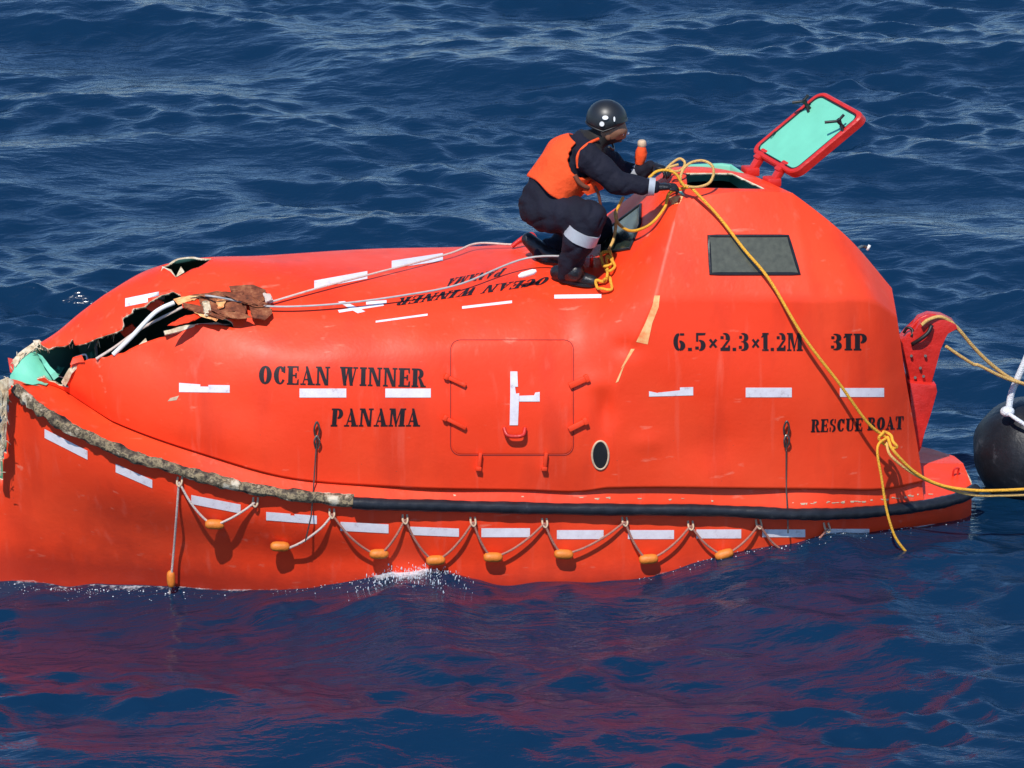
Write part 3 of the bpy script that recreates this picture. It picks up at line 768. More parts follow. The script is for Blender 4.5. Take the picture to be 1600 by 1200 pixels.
# ragged glass strands along the broken edges
st_l = []; r5 = random.Random(12)
for k in range(70):
    u = r5.random()
    if u < .35: x, y, Y = r5.uniform(14, 66), 0, 0; y = float(np.interp(x, [14, 40, 66], [572, 548, 536]))+r5.uniform(-3, 5); Y = .05
    elif u < .7: y = r5.uniform(590, 745); x = float(np.interp(y, [590, 660, 745], [10, 8, 2])); Y = -.37
    else: x = r5.uniform(70, 190); y = float(np.interp(x, [70, 110, 130, 190], [545, 538, 537, 515])); Y = -.1
    p = atY(x, y, Y); L_ = r5.uniform(.02, .06); d = Vector((r5.uniform(-1, .6), r5.uniform(-.6, .3), r5.uniform(-1, .5))).normalized()
    q = p+d*L_*.5+Vector((0, 0, r5.uniform(-.01, .01))); e = p+d*L_+Vector((0, 0, -.01))
    st_l.append(tube_vf([p, q, e], .0025, 4, False, lambda i, k: (.004, .003, .0012)[i]))
v, f = join_vf(st_l); o = link('glass_strands', mesh('glass_strands', v, f), M['frayed'], boat); tag(o, kind='stuff')
for l_, m_, k_ in (([(226, 480, -.20), (242, 468, -.22), (256, 474, -.24), (240, 490, -.22)], 'orange', 21), ([(186, 518, -.10), (206, 505, -.12), (214, 514, -.14), (196, 528, -.12)], 'orange', 22),
        ([(110, 572, -.24), (132, 565, -.26), (128, 556, -.22), (114, 562, -.22)], 'orange', 23), ([(214, 541, -.42), (230, 535, -.44), (228, 530, -.40)], 'frayed', 24),
        ([(120, 540, .05), (150, 530, .05), (146, 546, .08), (126, 552, .08)], 'liner', 25), ([(276, 432, -.02), (288, 426, .0), (283, 418, .04)], 'frayed', 26), ([(253, 417, .0), (268, 422, -.03), (276, 434, -.06), (270, 430, -.05)], 'frayed', 27)):
    torn_plate('torn_flap', l_, M[m_], (0, .012, .004), 1.5, k_, .006)
# bars showing through the tear
tube('bent_bar', [atY(177, 554, -.38), atY(205, 527, -.38), atY(236, 494, -.36), atY(252, 482, -.34), atY(272, 473, -.32)], .016, M['white'], boat, 8, 5)
tube('bent_bar', [atY(150, 561, -.33), atY(180, 542, -.30), atY(220, 514, -.30), atY(285, 480, -.30)], .010, M['palecord'], boat, 8, 5)
tube('bent_bar', [atY(148, 530, .1), atY(152, 560, .05)], .012, M['steel'], boat, 6, 2)
tube('bent_bar', [atY(118, 558, .0), atY(134, 554, -.05), atY(137, 566, -.1)], .007, M['white'], boat, 6, 3)
# wrecked bow gear, brown and splintered
def chunk(name, pts, th, m, seed):
    bm = plate_bm(pts, th, .006); q = random.Random(seed)
    bmesh.ops.subdivide_edges(bm, edges=[e for e in bm.edges if e.calc_length() > .05], cuts=2, use_grid_fill=True)
    for v in bm.verts: v.co += Vector((q.uniform(-1, 1), q.uniform(-1, 1), q.uniform(-1, 1)))*.006
    return bm_obj(name, bm, m, boat, True, 25)
def gp(l, lift=0): return [sp(a, b, .03, lift) if hit(a, b)[0] is not None and a > 372 else atY(a, b, c) for a, b, c in l]
YG = sp(345, 512).y
def gl(l, dy=0.0): return [atY(p[0], p[1], YG+dy+(490-p[1])*.006) for p in l]
chunk('broken_gear', gl([(312, 474), (340, 466), (372, 471), (386, 483), (380, 496), (345, 499), (320, 493)], -.02), (0, .09, .02), M['rust'], 1)
chunk('broken_gear', gl([(360, 455), (396, 452), (416, 459), (413, 470), (378, 469)], -.04), (0, .06, .015), M['rust'], 2)
chunk('broken_gear', gl([(390, 482), (420, 484), (425, 491), (414, 500), (394, 498)], -.03), (0, .05, .02), M['rust'], 3)
chunk('broken_gear', gl([(284, 465), (312, 467), (322, 476), (302, 484), (286, 480)], -.0), (0, .06, .02), M['orange'], 4)
for pl_, dy_, mt_ in (([(316, 474), (327, 472), (330, 490), (321, 494)], -.035, 'frayed'), ([(338, 471), (352, 469), (351, 481), (341, 483)], -.035, 'scrape'),
        ([(262, 510), (290, 495), (320, 488), (318, 494), (296, 505)], .02, 'orange'), ([(296, 463), (340, 457), (380, 459), (378, 464), (340, 463)], -.05, 'rust'),
        ([(412, 460), (424, 461), (426, 470), (416, 473)], -.06, 'palecord'), ([(286, 476), (318, 480), (356, 494), (350, 500), (312, 488), (288, 482)], -.03, 'rust'),
        ([(300, 486), (318, 484), (344, 497), (338, 502), (314, 494)], -.01, 'scrape'), ([(350, 462), (392, 464), (412, 475), (404, 478), (372, 470)], -.06, 'rust'),
        ([(272, 470), (300, 462), (318, 464), (298, 470), (278, 476)], -.01, 'scrape'), ([(376, 474), (404, 470), (424, 478), (402, 480)], -.05, 'rust'),
        ([(330, 486), (366, 488), (396, 497), (360, 498)], -.045, 'rust')):
    chunk('splinter', gl(pl_, dy_), (0, .018, .004), M[mt_], len(COL.objects))

# ------------------------------------------------------------------ lines and rails over the fore roof
tube('roof_line', [sp(282, 466, .03), atY(318, 462, -.44), sp(370, 478, .05), sp(425, 487, .05), sp(520, 484, .05), sp(630, 473, .06), sp(720, 456, .06), sp(826, 425, .10), atY(925, 402, -.52)], .0072, M['wire'], boat, 8, 8)
tube('roof_line', [sp(420, 478, .03), sp(500, 457, .04), sp(580, 437, .04), sp(700, 406, .04), sp(745, 392, .05), atY(800, 382, .30), atY(818, 377, .30)], .0075, M['palecord'], boat, 8, 8)
v, f = join_vf([tube_vf([atY(810, 432, -.50), atY(816, 430, -.5), atY(833, 425, -.5), atY(838, 423, -.5)], .02, 8, False, lambda i, k: (.010, .021, .021, .010)[i])])
link('line_stopper', mesh('line_stopper', v, f, True, 60), M['white'], boat)
a = atY(923, 402, -.52)
tube('rail_post', [a+Vector((.005, 0, .005)), sp(924, 416, .0)], .012, M['red'], boat, 8, 2)
tube('rail_post', [atY(800, 385, .28), atY(817, 372, .28), atY(830, 366, .28), atY(836, 372, .28)], .016, M['red'], boat, 8, 5)

# ------------------------------------------------------------------ side door: raised panel, seam, dogs and pull
def ring(poly, n=5):
    o = []
    for i in range(len(poly)):
        a, b = np.array(poly[i]), np.array(poly[(i+1) % len(poly)])
        m = max(1, int(np.linalg.norm(b-a)/12))
        for k in range(m): o.append(a+(b-a)*k/m)
    return o
def rrect(x0, y0, x1, y1, r, n=5):
    o = []
    for cx, cy, a0 in ((x1-r, y0+r, -90), (x1-r, y1-r, 0), (x0+r, y1-r, 90), (x0+r, y0+r, 180)):
        for k in range(n+1):
            a = R(a0+90*k/n); o.append((cx+r*math.cos(a), cy+r*math.sin(a)))
    return o
dpoly = ring(rrect(706, 533, 894, 709, 14))
# panel as a concentric grid lying on the shell, 10 mm proud with a recessed groove round it
dc = np.array([800, 621]); V = []; F = []; nr = len(dpoly); levels = [(1.0, .000), (.996, .004), (.975, .005), (.9, .005), (.7, .005), (.45, .005), (.2, .005)]
for s, off in levels:
    for p in dpoly: q = dc+(p-dc)*s; V.append(sp(q[0], q[1], off))
V.append(sp(dc[0], dc[1], .005))
for l in range(len(levels)-1):
    for k in range(nr):
        F.append((l*nr+k, (l+1)*nr+k, (l+1)*nr+(k+1) % nr, l*nr+(k+1) % nr))
for k in range(nr): F.append(((len(levels)-1)*nr+k, len(V)-1, (len(levels)-1)*nr+(k+1) % nr))
bmx = bmesh.new(); vv = [bmx.verts.new(p) for p in V]; [bmx.faces.new([vv[i] for i in q]) for q in F]
door = bm_obj('side_door', bmx, M['orange'], boat, True, 40)
for ob in [o for o in boat.children if o.name.startswith('reflective_tape')]:      # the door's own strips lie on the raised panel
    c = np.mean([proj(v.co) for v in ob.data.vertices], axis=0)
    if 720 < c[0] < 880 and 560 < c[1] < 690:
        for v in ob.data.vertices: v.co += Vector((0, -.0062, .001))
        ob.parent = door; ob.matrix_parent_inverse.identity()
def gasket(poly, r, m, name, off, parent):
    return tube(name, [sp(p[0], p[1], off) for p in poly], r, m, parent, 6, 1, False, True)
M['seam'] = mat('dark_seam', (0.30, 0.018, 0.010), 0.7)
gasket(ring(rrect(704, 531, 896, 711, 15)), .0035, M['seam'], 'door_seam', .000, door)
def dog(pts, w, m=M['orange'], name='door_dog'):
    a, b = [Vector(p) for p in pts]; d = (b-a); n = Vector((0, -1, .15)).normalized(); s = d.cross(n).normalized()
    bm = box_bm((a+b)/2+n*.006, d/2, n*.011, s*w*.8, .004)
    box_bm(a+n*.003, d.normalized()*.014, n*.018, s*(w*.8+.006), .004, bm)
    return bm_obj(name, bm, m, door, True, 40)
for (x0, y0, x1, y1, w) in [(697, 588, 727, 602, .016), (695, 652, 727, 668, .016), (917, 591, 889, 603, .024), (914, 657, 888, 670, .022)]:
    dog([sp(x0, y0, .014), sp(x1, y1, .014)], w)
for x in (748, 851): dog([sp(x-1, 731, .016), sp(x+2, 706, .016)], .014)
tube('door_pull', [sp(787, 668, .016), sp(791, 676, .05), sp(803, 678, .055), sp(816, 676, .05), sp(820, 668, .016)], .013, M['red'], door, 8, 6)

# porthole -------------------------------------------------------------
el = [(938+13*math.cos(t), 711+22*math.sin(t)) for t in np.linspace(0, 2*math.pi, 25)[:-1]]
ph = tube('porthole', [sp(x, y, .004) for x, y in el], .007, M['chip'], boat, 8, 2, True, True)
c0 = sp(938, 711, .006); V = [sp(938+(x-938)*.93, 711+(y-711)*.93, .006) for x, y in el]+[c0]
link('pane', mesh('pane', V, [(k, (k+1) % 24, 24) for k in range(24)]), M['black'], ph)
# house windows ----------------------------------------------------------
def window(poly, m):
    pl = ring(poly); n = len(pl); c = np.mean(pl, axis=0)
    fr = tube('window', [sp(p[0], p[1], .004) for p in pl], .011, M['rubber'], boat, 6, 1, False, True)
    V = []; F = []
    for s in (.985, .6, .3):
        V += [sp(*(c+(p-c)*s), .006) for p in pl]
    V.append(sp(c[0], c[1], .006))
    for l in range(2):
        for k in range(n): F.append((l*n+k, l*n+(k+1) % n, (l+1)*n+(k+1) % n, (l+1)*n+k))
    for k in range(n): F.append((2*n+k, 2*n+(k+1) % n, 3*n))
    link('pane', mesh('pane', V, F), m, fr)
window([(1107, 369), (1231, 369), (1249, 428), (1110, 428)], M['glass'])
M['frontglass'] = mat('green_glass', (0.022, 0.034, 0.028), 0.2, var=0.3, vscale=9)
window([(943, 364), (1002, 320), (1001, 350), (985, 389), (941, 396)], M['frontglass'])

# lifting pendants down the side ---------------------------------------------
def pendant(x, y0, y1, xe, ye):
    p0 = sp(x, y0, .02)
    pl = tube('pendant_wire', [sp(x, y0+24, .02), sp((x*2+xe)/3, y1, .02)]+[sp(xe+(x-xe)*t, y1+(ye-y1)*(1-t), .05) for t in (.5, 0)], .005, M['steel'], boat, 6, 3, False)
    tube('shackle', [sp(x-3, y0+22, .02), sp(x-4, y0+10, .03), sp(x, y0, .035), sp(x+4, y0+10, .03), sp(x+3, y0+22, .02)], .007, M['steel'], pl, 6, 5)
    tube('shackle', [sp(x-2, y0+42, .02), sp(x-4, y0+30, .035), sp(x, y0+22, .03), sp(x+4, y0+30, .035), sp(x+2, y0+42, .02)], .007, M['steel'], pl, 6, 5)
pendant(495, 657, 765, 478, 838)
pendant(1227, 655, 770, 1228, 828)

# grab line loops with floats --------------------------------------------------
ATT = [(281, 750), (399, 782), (518, 800), (632, 809), (738, 813), (850, 815), (975, 813), (1078, 819), (1184, 817), (1290, 822)]
FLO = [(338, 811, 5), None, (592, 858, 2), (680, 869, 0), (769, 865, 4), (879, 861, 6), (1011, 869, -2), (1129, 861, -14), None]
def afloat(p, ax, r=.033, L=.062):
    ax = Vector(ax).normalized(); pr = [(-1, .45), (-.8, .85), (-.4, 1), (.4, 1), (.8, .85), (1, .45)]
    return tube_vf([p+ax*L*t for t, _ in pr], r, 10, False, lambda i, k: r*pr[i][1])
def eye(x, y, parent):
    tube('eye', [sp(x-3, y-5, .0), sp(x-3, y+2, .03), sp(x+1, y+6, .035), sp(x+4, y+2, .03), sp(x+4, y-5, .0)], .007, M['chip'], parent, 6, 4)
for i in range(9):
    (x0, y0), (x1, y1) = ATT[i], ATT[i+1]; fl_ = FLO[i]
    m = M['palecord'] if i < 2 else M['cord']
    if i == 1:      # parted: only the right-hand half still hangs with its float
        pts = [sp(452, 850, .04), sp(475, 838, .045), sp(502, 820, .04), sp(518, 803, .03)]
        o = tube('grab_line', pts, .0078, m, boat, 8, 6)
        p = sp(439, 846, .045); v, f = afloat(p, (1, 0, -.08)); link('float', mesh('float', v, f, True, 60), M['float'], o)
    elif fl_ is None:
        sag = 45; pts = [sp(x0+(x1-x0)*t, y0+(y1-y0)*t+sag*4*t*(1-t)*.9, .035) for t in (0, .2, .4, .6, .8, 1)]
        o = tube('grab_line', pts, .0078, m, boat, 8, 6)
    else:
        fx, fy, tilt = fl_
        k = .18
        pts = [sp(x0, y0, .03), sp(x0+(fx-x0)*.35, y0+(fy-y0)*.52, .04), sp(x0+(fx-x0)*.72, y0+(fy-y0)*.88, .045), sp(fx, fy, .05),
               sp(x1+(fx-x1)*.66, y1+(fy-y1)*.80, .045), sp(x1+(fx-x1)*.3, y1+(fy-y1)*.42, .04), sp(x1, y1, .03)]
        o = tube('grab_line', pts, .0078, m, boat, 8, 6)
        p = sp(fx, fy, .05); v, f = afloat(p, (1, 0, -math.tan(R(tilt)))); link('float', mesh('float', v, f, True, 60), M['float'], o)
    eye(x0, y0, o)
    if i in (8,): eye(x1, y1, o)
o = tube('grab_line', [sp(281, 752, .03), sp(278, 800, .035), sp(275, 850, .05), sp(273, 895, .08), sp(271, 925, .10), sp(267, 945, .12)], .008, M['palecord'], boat, 8, 6)
p = sp(273, 893, .08); v, f = afloat(p, (-.03, 0, 1), .028, .058); link('float', mesh('float', v, f, True, 60), M['float'], o)

# ------------------------------------------------------------------ roof hatch: coaming, lid, hinges, dogs
cpts = [(1068, 297, -.50), (1205, 298, -.47), (1212, 294, -.44), (1143, 259, .12), (1128, 257, .14), (1076, 259, .14), (1064, 263, .12), (1060, 292, -.46)]
V = []; F = []
cin = np.mean([tuple(atY(*p)) for p in cpts], axis=0)
n = len(cpts)
for s, dz in ((1.0, -.10), (1.0, .0), (.98, .012), (.90, .012), (.88, .0), (.88, -.10)):
    for p in cpts:
        q = np.array(atY(*p)); q = cin+(q-cin)*np.array([s, s, 1]); 
        low = .05 if p[1] > 290 else 0
        V.append((q[0], q[1], q[2]+dz-low))
for l in range(5):
    for k in range(n): F.append((l*n+k, l*n+(k+1) % n, (l+1)*n+(k+1) % n, (l+1)*n+k))
bmc = bmesh.new(); vv = [bmc.verts.new(p) for p in V]; [bmc.faces.new([vv[i] for i in q]) for q in F]
bm_obj('hatch_coaming', bmc, M['mint'], boat, True, 30)
h0, h1 = atY(1172, 236, .12), atY(1240, 275, -.42)
t0, t1 = atY(1284, 142, .12), atY(1351, 184, -.42)
ea, eb = (h1-h0), (t0-h0)
nl_ = ea.cross(eb).normalized()
if nl_.dot(CAM-h0) < 0: nl_ = -nl_
def lidp(u, v_, w=0): return h0+ea*u+eb*v_+nl_*w
def lid_ring(inset, w, r=.09, n=6):
    o = []; la, lb = ea.length, eb.length
    for cu, cv, a0 in ((1, 0, -90), (1, 1, 0), (0, 1, 90), (0, 0, 180)):
        for k in range(n+1):
            a = R(a0+90*k/n); rr_ = r
            x = (la-inset-rr_ if cu else inset+rr_)+rr_*math.cos(a); y = (lb-inset-rr_ if cv else inset+rr_)+rr_*math.sin(a)
            o.append(lidp(x/la, y/lb, w))
    return o
rings = [lid_ring(.03, -.055, .06), lid_ring(0, -.045, .075), lid_ring(0, .005, .075), lid_ring(.008, .014, .07), lid_ring(.028, .014, .055), lid_ring(.036, .0, .05)]
n = len(rings[0]); V = [p for r_ in rings for p in r_]; F = []
for l in range(len(rings)-1):
    for k in range(n): F.append((l*n+k, l*n+(k+1) % n, (l+1)*n+(k+1) % n, (l+1)*n+k))
F.append(tuple(range(n))[::-1])
bml = bmesh.new(); vv = [bml.verts.new(p) for p in V]; [bml.faces.new([vv[i] for i in q]) for q in F]
lid = bm_obj('hatch_lid', bml, M['red'], boat, True, 35)
inn = lid_ring(.034, .004, .05); link('lid_lining', mesh('lid_lining', inn, [tuple(range(n))], False), M['mint'], lid)
g = lid_ring(.037, .007, .05); v, f = tube_vf(g, .006, 6, True); link('lid_seal', mesh('lid_seal', v, f), M['rubber'], lid)
for u in (.20, .68):
    a = lidp(u, .03, -.01); bse = lidp(u, 0, 0)+Vector((-.055, .0, -.12)) if u < .5 else lidp(u, 0, 0)+Vector((-.05, .0, -.11))
    bm = bmesh.new(); 
    d = (a-bse); s = ea.normalized(); nn = d.cross(s).normalized()
    box_bm((a+bse)/2, d*.55, s*.030, nn*.022, .010, bm)
    box_bm(bse+Vector((0, 0, .02)), (.045, 0, 0), s*.042, (0, 0, .03), .010, bm)
    box_bm(a+nl_*.0, eb.normalized()*.045, s*.034, nl_*.022, .010, bm)
    bm_obj('hinge', bm, M['red'], lid, True, 40)
for (x, y, ang, L_) in ((1256, 159, 200, .085), (1310, 190, 170, .10)):
    d = ray(x, y); tt = (h0+nl_*.075-CAM).dot(nl_)/d.dot(nl_); p = CAM+d*tt-nl_*.075
    e1_ = ea.normalized(); e2_ = eb.normalized()
    ax = (e1_*math.cos(R(ang))+e2_*math.sin(R(ang)*.6)).normalized()
    v, f = join_vf([tube_vf([p, p+nl_*.05, p+nl_*.09], .012, 8), tube_vf([p+nl_*.075-RIGHT*L_*.9-UP*.005, p+nl_*.08, p+nl_*.10+RIGHT*L_*.5+UP*.03], .010, 8),
                    tube_vf([p+nl_*.04-UP*.045+RIGHT*.012, p+nl_*.045, p+nl_*.05+UP*.04-RIGHT*.01], .010, 8)])
    link('lid_dog', mesh('lid_dog', v, f, True, 50), M['black'], lid)
d = ray(1210, 214); p = CAM+d*((h0-CAM).dot(nl_)/d.dot(nl_))
v, f = tube_vf(spline([p-RIGHT*.02-UP*.01+nl_*.01, p+nl_*.025, p+RIGHT*.006+UP*.014+nl_*.02, p+UP*.03+RIGHT*.012+nl_*.01], 4), .004, 6)
link('lid_latch', mesh('lid_latch', v, f), M['black'], lid)
# small fitting on the aft slope of the house
tube('stern_light_bracket', [sp(1336, 392, -.01), atY(1347, 385, -.35), atY(1358, 388, -.35)], .010, M['steel'], boat, 6, 4)
v, f = tube_vf([atY(1355, 391, -.35), atY(1359, 383, -.35)], .010, 8); link('stern_light', mesh('stern_light', v, f), M['white'], boat)

# ------------------------------------------------------------------ stern hook and its bracket
up_ = [(1410, 536), (1420, 524), (1432, 516), (1440, 503), (1455, 497), (1476, 499), (1494, 508), (1497, 515), (1480, 520), (1476, 527), (1470, 545), (1462, 575), (1456, 602), (1424, 602), (1416, 565)]
lo_ = [(1420, 598), (1463, 602), (1465, 612), (1455, 645), (1446, 672), (1440, 700), (1430, 720), (1425, 680)]
hk = bm_obj('stern_hook', plate_bm([atY(x, y, -.10) for x, y in up_], (0, .16, 0), .008), M['red'], boat, True, 35)
bm_obj('hook_bracket', plate_bm([atY(x, y, -.16) for x, y in lo_], (0, .26, 0), .010), M['red'], hk, True, 35)
v, f = join_vf([tube_vf(spline([atY(1425, 538, -.115), atY(1438, 530, -.14), atY(1450, 520, -.14), atY(1456, 508, -.12)], 4), .014, 8),
                tube_vf(spline([atY(1412, 520, -.05), atY(1418, 512, -.06), atY(1426, 516, -.08), atY(1424, 526, -.1)], 4), .010, 8)])
link('hook_jaw', mesh('hook_jaw', v, f), M['black'], hk)
for x, y in ((1424, 556), (1438, 575), (1430, 590), (1446, 556), (1443, 588)):
    v, f = tube_vf([atY(x, y, -.10), atY(x, y, -.125)], .010, 8); link('bolt', mesh('bolt', v, f, True, 40), M['steel'], hk)
tube('hook_linkage', [atY(1424, 512, -.02), atY(1440, 497, -.02), atY(1458, 493, -.02), atY(1470, 499, -.02)], .012, M['red'], hk, 8, 5)
# deck eye on the stern
tube('deck_eye', [sp(1489, 744, .0), sp(1489, 744, .05), sp(1496, 742, .05), sp(1496, 742, .0)], .008, M['red'], boat, 6, 3)

# ------------------------------------------------------------------ the black fender beside the stern
fc = atY(1612, 706, .28)
fend = empty('round_fender', (fc.x, fc.y, fc.z-.34), 'round black rubber fender floating off the stern with white rope on its top', 'fender')
prof = []; axis = Vector((.25, .12, 1)).normalized()
V = []; F = []; nu, nv = 40, 24
rot = Vector((0, 0, 1)).rotation_difference(axis).to_matrix()
q = random.Random(4)
for j in range(nv+1):
    th = math.pi*j/nv
    for i in range(nu):
        ph_ = 2*math.pi*i/nu
        rad = .40*(1+.018*math.sin(ph_*3+th*4)+.012*math.sin(ph_*7+th*9))
        flat = min(1.0, max(-1.0, math.cos(th)*1.06))
        V.append(fc+rot@Vector((rad*math.sin(th)**.85*math.cos(ph_) if 0 < j < nv else 0, rad*math.sin(th)**.85*math.sin(ph_) if 0 < j < nv else 0, .345*flat)))
for j in range(nv):
    for i in range(nu): F.append((j*nu+i, (j+1)*nu+i, (j+1)*nu+(i+1) % nu, j*nu+(i+1) % nu))
M['fender'] = mottled('scuffed_black_rubber', [(0.34, (0.006, 0.007, 0.010)), (0.55, (0.012, 0.014, 0.019)), (0.68, (0.06, 0.065, 0.075)), (0.82, (0.18, 0.18, 0.18))], 4.5, 0.42, 0.5)
link('rubber_body', mesh('rubber_body', V, F, True), M['fender'], fend)
top = fc+axis*.335
v, f = join_vf([tube_vf([top-axis*.03, top+axis*.012], .085, 16), tube_vf(spline([top+Vector((-.05, -.04, 0)), top+Vector((-.04, -.05, .06)), top+Vector((.03, -.05, .06)), top+Vector((.05, -.04, 0))], 5), .018, 8)])
link('end_fitting', mesh('end_fitting', v, f, True, 40), M['wire'], fend)
tube('hitch_rope', [atY(1576, 640, .10), atY(1580, 616, .12), atY(1587, 598, .12), atY(1597, 575, .12), atY(1612, 540, .12)], .024, M['ropewhite'], fend, 8, 6)
tube('hitch_rope', [atY(1572, 643, .06), atY(1584, 652, -.02), atY(1602, 664, -.06), atY(1625, 680, -.08)], .014, M['ropewhite'], fend, 8, 6)
v, f = ball_vf(atY(1574, 643, .06), .05, .05, .035); link('rope_knot', mesh('rope_knot', v, f), M['ropewhite'], fend)

# ------------------------------------------------------------------ ropes
def twin(name, pts, r, m, label, cat='rope'):
    o = tube(name, pts, r, m, None, 8, 10); tag(o, label, cat); return o
# long yellow heaving line from the hatch to the knot and on to the right
HAND = (1078, 292)
main = [atY(1078, 291, -.58), sp(1120, 340, .045), sp(1160, 392, .05), sp(1200, 441, .06), sp(1250, 520, .085), sp(1300, 592, .11), sp(1340, 648, .13), sp(1368, 675, .14)]
yr = empty('heaving_line', sp(1370, 670), 'bright yellow line from the hatch down over the black lettering and off to the right', 'rope')
kn = sp(1368, 672, .14)
tube('standing_part', main, .0105, M['yellow'], yr, 8, 10)
tube('strand', [kn, atY(1396, 704, -1.06), atY(1430, 738, -1.04), atY(1470, 758, -1.02), atY(1520, 766, -1.0), atY(1570, 766, -.98), atY(1640, 762, -.95)], .0105, M['yellow'], yr, 8, 8)
tube('strand', [kn+Vector((-.01, 0, -.03)), atY(1392, 712, -1.05), atY(1424, 738, -1.03), atY(1466, 758, -1.0), atY(1518, 773, -.98), atY(1570, 774, -.96), atY(1640, 772, -.93)], .0095, M['straw'], yr, 8, 8)
tube('loose_tail', [kn, atY(1371, 700, -1.05), atY(1378, 750, -1.08), atY(1385, 795, -1.10), atY(1397, 835, -1.11), atY(1412, 858, -1.11), atY(1430, 876, -1.08)], .009, M['yellow'], yr, 8, 8)
kv = []
kp = [kn+RIGHT*(.05*math.cos(t)*(1+.3*math.sin(3*t)))-UP*(.02+.045*math.sin(t)+.03*math.cos(t))-FWD*(.02+.02*math.cos(2*t)) for t in np.linspace(0, 9.5, 40)]
tube('knot', kp, .0105, M['yellow'], yr, 8, 2)
# bights round the person's hands
cl = empty('rope_coil', sp(1060, 330), 'tangled yellow line looped round the hands and hanging down the front of the house', 'rope')
tube('loop', [atY(1078, 292, -.58), atY(1064, 286, -.52), atY(1066, 268, -.48), atY(1078, 255, -.46), atY(1097, 251, -.46), atY(1112, 258, -.5), atY(1115, 272, -.52), atY(1108, 286, -.55), atY(1092, 292, -.58), atY(1076, 292, -.6)], .0095, M['straw'], cl, 8, 8)
tube('loop', [atY(1040, 265, -.30), atY(1050, 255, -.28), atY(1062, 248, -.28), atY(1070, 254, -.3), atY(1066, 264, -.33), atY(1054, 268, -.36), atY(1046, 262, -.36), atY(1060, 257, -.36)], .0088, M['straw'], cl, 8, 8)
tube('loop', [atY(1014, 278, -.56), atY(1026, 268, -.56), atY(1042, 266, -.56), atY(1056, 272, -.57), atY(1064, 284, -.58), atY(1070, 292, -.59)], .0098, M['yellow'], cl, 8, 8)
tube('bight', [atY(1078, 292, -.59), sp(1055, 308, .05), sp(1044, 328, .03), sp(1028, 352, .05), sp(1012, 366, .06), sp(997, 371, .08), sp(985, 363, .10), sp(980, 348, .10), sp(985, 336, .1), sp(988, 320, .08)], .0102, M['yellow'], cl, 8, 8)
tube('bight', [sp(982, 345, .10), sp(980, 356, .09), sp(968, 380, .05), sp(958, 396, .04)], .0105, M['straw'], cl, 8, 6)
def wander(pts, r, m): tube('knotted_tail', [sp(x, y, .02+.03*(i % 2)) for i, (x, y) in enumerate(pts)], r, m, cl, 8, 6)
wander([(958, 396), (948, 404), (945, 416), (952, 424), (960, 414), (962, 402), (955, 396), (947, 408), (950, 424), (960, 430), (964, 418), (957, 408), (952, 418), (956, 436), (948, 443), (938, 446), (936, 453), (946, 458), (958, 455), (961, 446), (955, 436), (950, 444)], .010, M['yellow'])
# straw-coloured mooring lines on the stern hook
ml = twin('mooring_line', [atY(1440, 508, -.13), atY(1450, 500, -.12), atY(1468, 495, -.10), atY(1484, 502, -.08), atY(1500, 517, -.06), atY(1520, 541, -.03), atY(1545, 566, .0), atY(1575, 589, .05), atY(1600, 600, .08), atY(1640, 612, .1)], .0125, M['straw'], 'upper straw coloured line slung over the red stern hook')
tag(twin('mooring_line', [atY(1478, 541, -.10), atY(1500, 556, -.08), atY(1521, 569, -.05), atY(1530, 571, -.04), atY(1560, 586, .0), atY(1590, 597, .05), atY(1640, 606, .1)], .011, M['straw'], 'lower straw coloured line starting just behind the red stern hook'))

# ------------------------------------------------------------------ the person
foot_n, foot_f = sp(893, 441), sp(842, 404)
YB = -.26
pr = empty('person', foot_n, 'person in navy coverall and orange vest crouching on the lifeboat roof beside the hatch', 'person')
SK = {}   # joint: (px, py, Y, rx, ry)
def J(name, px, py, y, r, r2=None): SK[name] = (atY(px, py, y), r, r2 or r)
J('pelvis', 845, 322, YB, .150, .165)
J('waist', 858, 296, YB, .145, .16)
J('chest', 890, 258, YB, .155, .175)
J('upper', 912, 234, YB, .125, .16)
J('neck', 928, 217, YB, .060)
J('skull', 941, 211, YB, .075)
J('head', 955, 200, YB, .098)
J('hipn', 858, 331, YB-.10, .135); J('kneen', 922, 340, -.58, .112); J('shinn', 905, 375, -.56, .102)
J('anklen', 884, 425, foot_n.y-.01, .066)
J('hipf', 852, 331, YB+.10, .13); J('kneef', 934, 356, .06, .10); J('shinf', 900, 372, .05, .092); J('anklef', 846, 394, foot_f.y-.02, .062)
J('shn', 920, 248, YB-.19, .095); J('eln', 966, 286, YB-.28, .080); J('wrn', 1020, 292, -.58, .046)
J('shf', 930, 240, YB+.17, .09); J('elf', 985, 276, YB+.22, .072); J('wrf', 1016, 262, -.16, .044)
J('brow', 966, 196, YB, .055)
edges = [('pelvis', 'waist'), ('waist', 'chest'), ('chest', 'upper'), ('upper', 'neck'), ('neck', 'skull'), ('skull', 'head'),
         ('pelvis', 'hipn'), ('hipn', 'kneen'), ('kneen', 'shinn'), ('shinn', 'anklen'), ('pelvis', 'hipf'), ('hipf', 'kneef'), ('kneef', 'shinf'), ('shinf', 'anklef'),
         ('upper', 'shn'), ('shn', 'eln'), ('eln', 'wrn'), ('upper', 'shf'), ('shf', 'elf'), ('elf', 'wrf')]
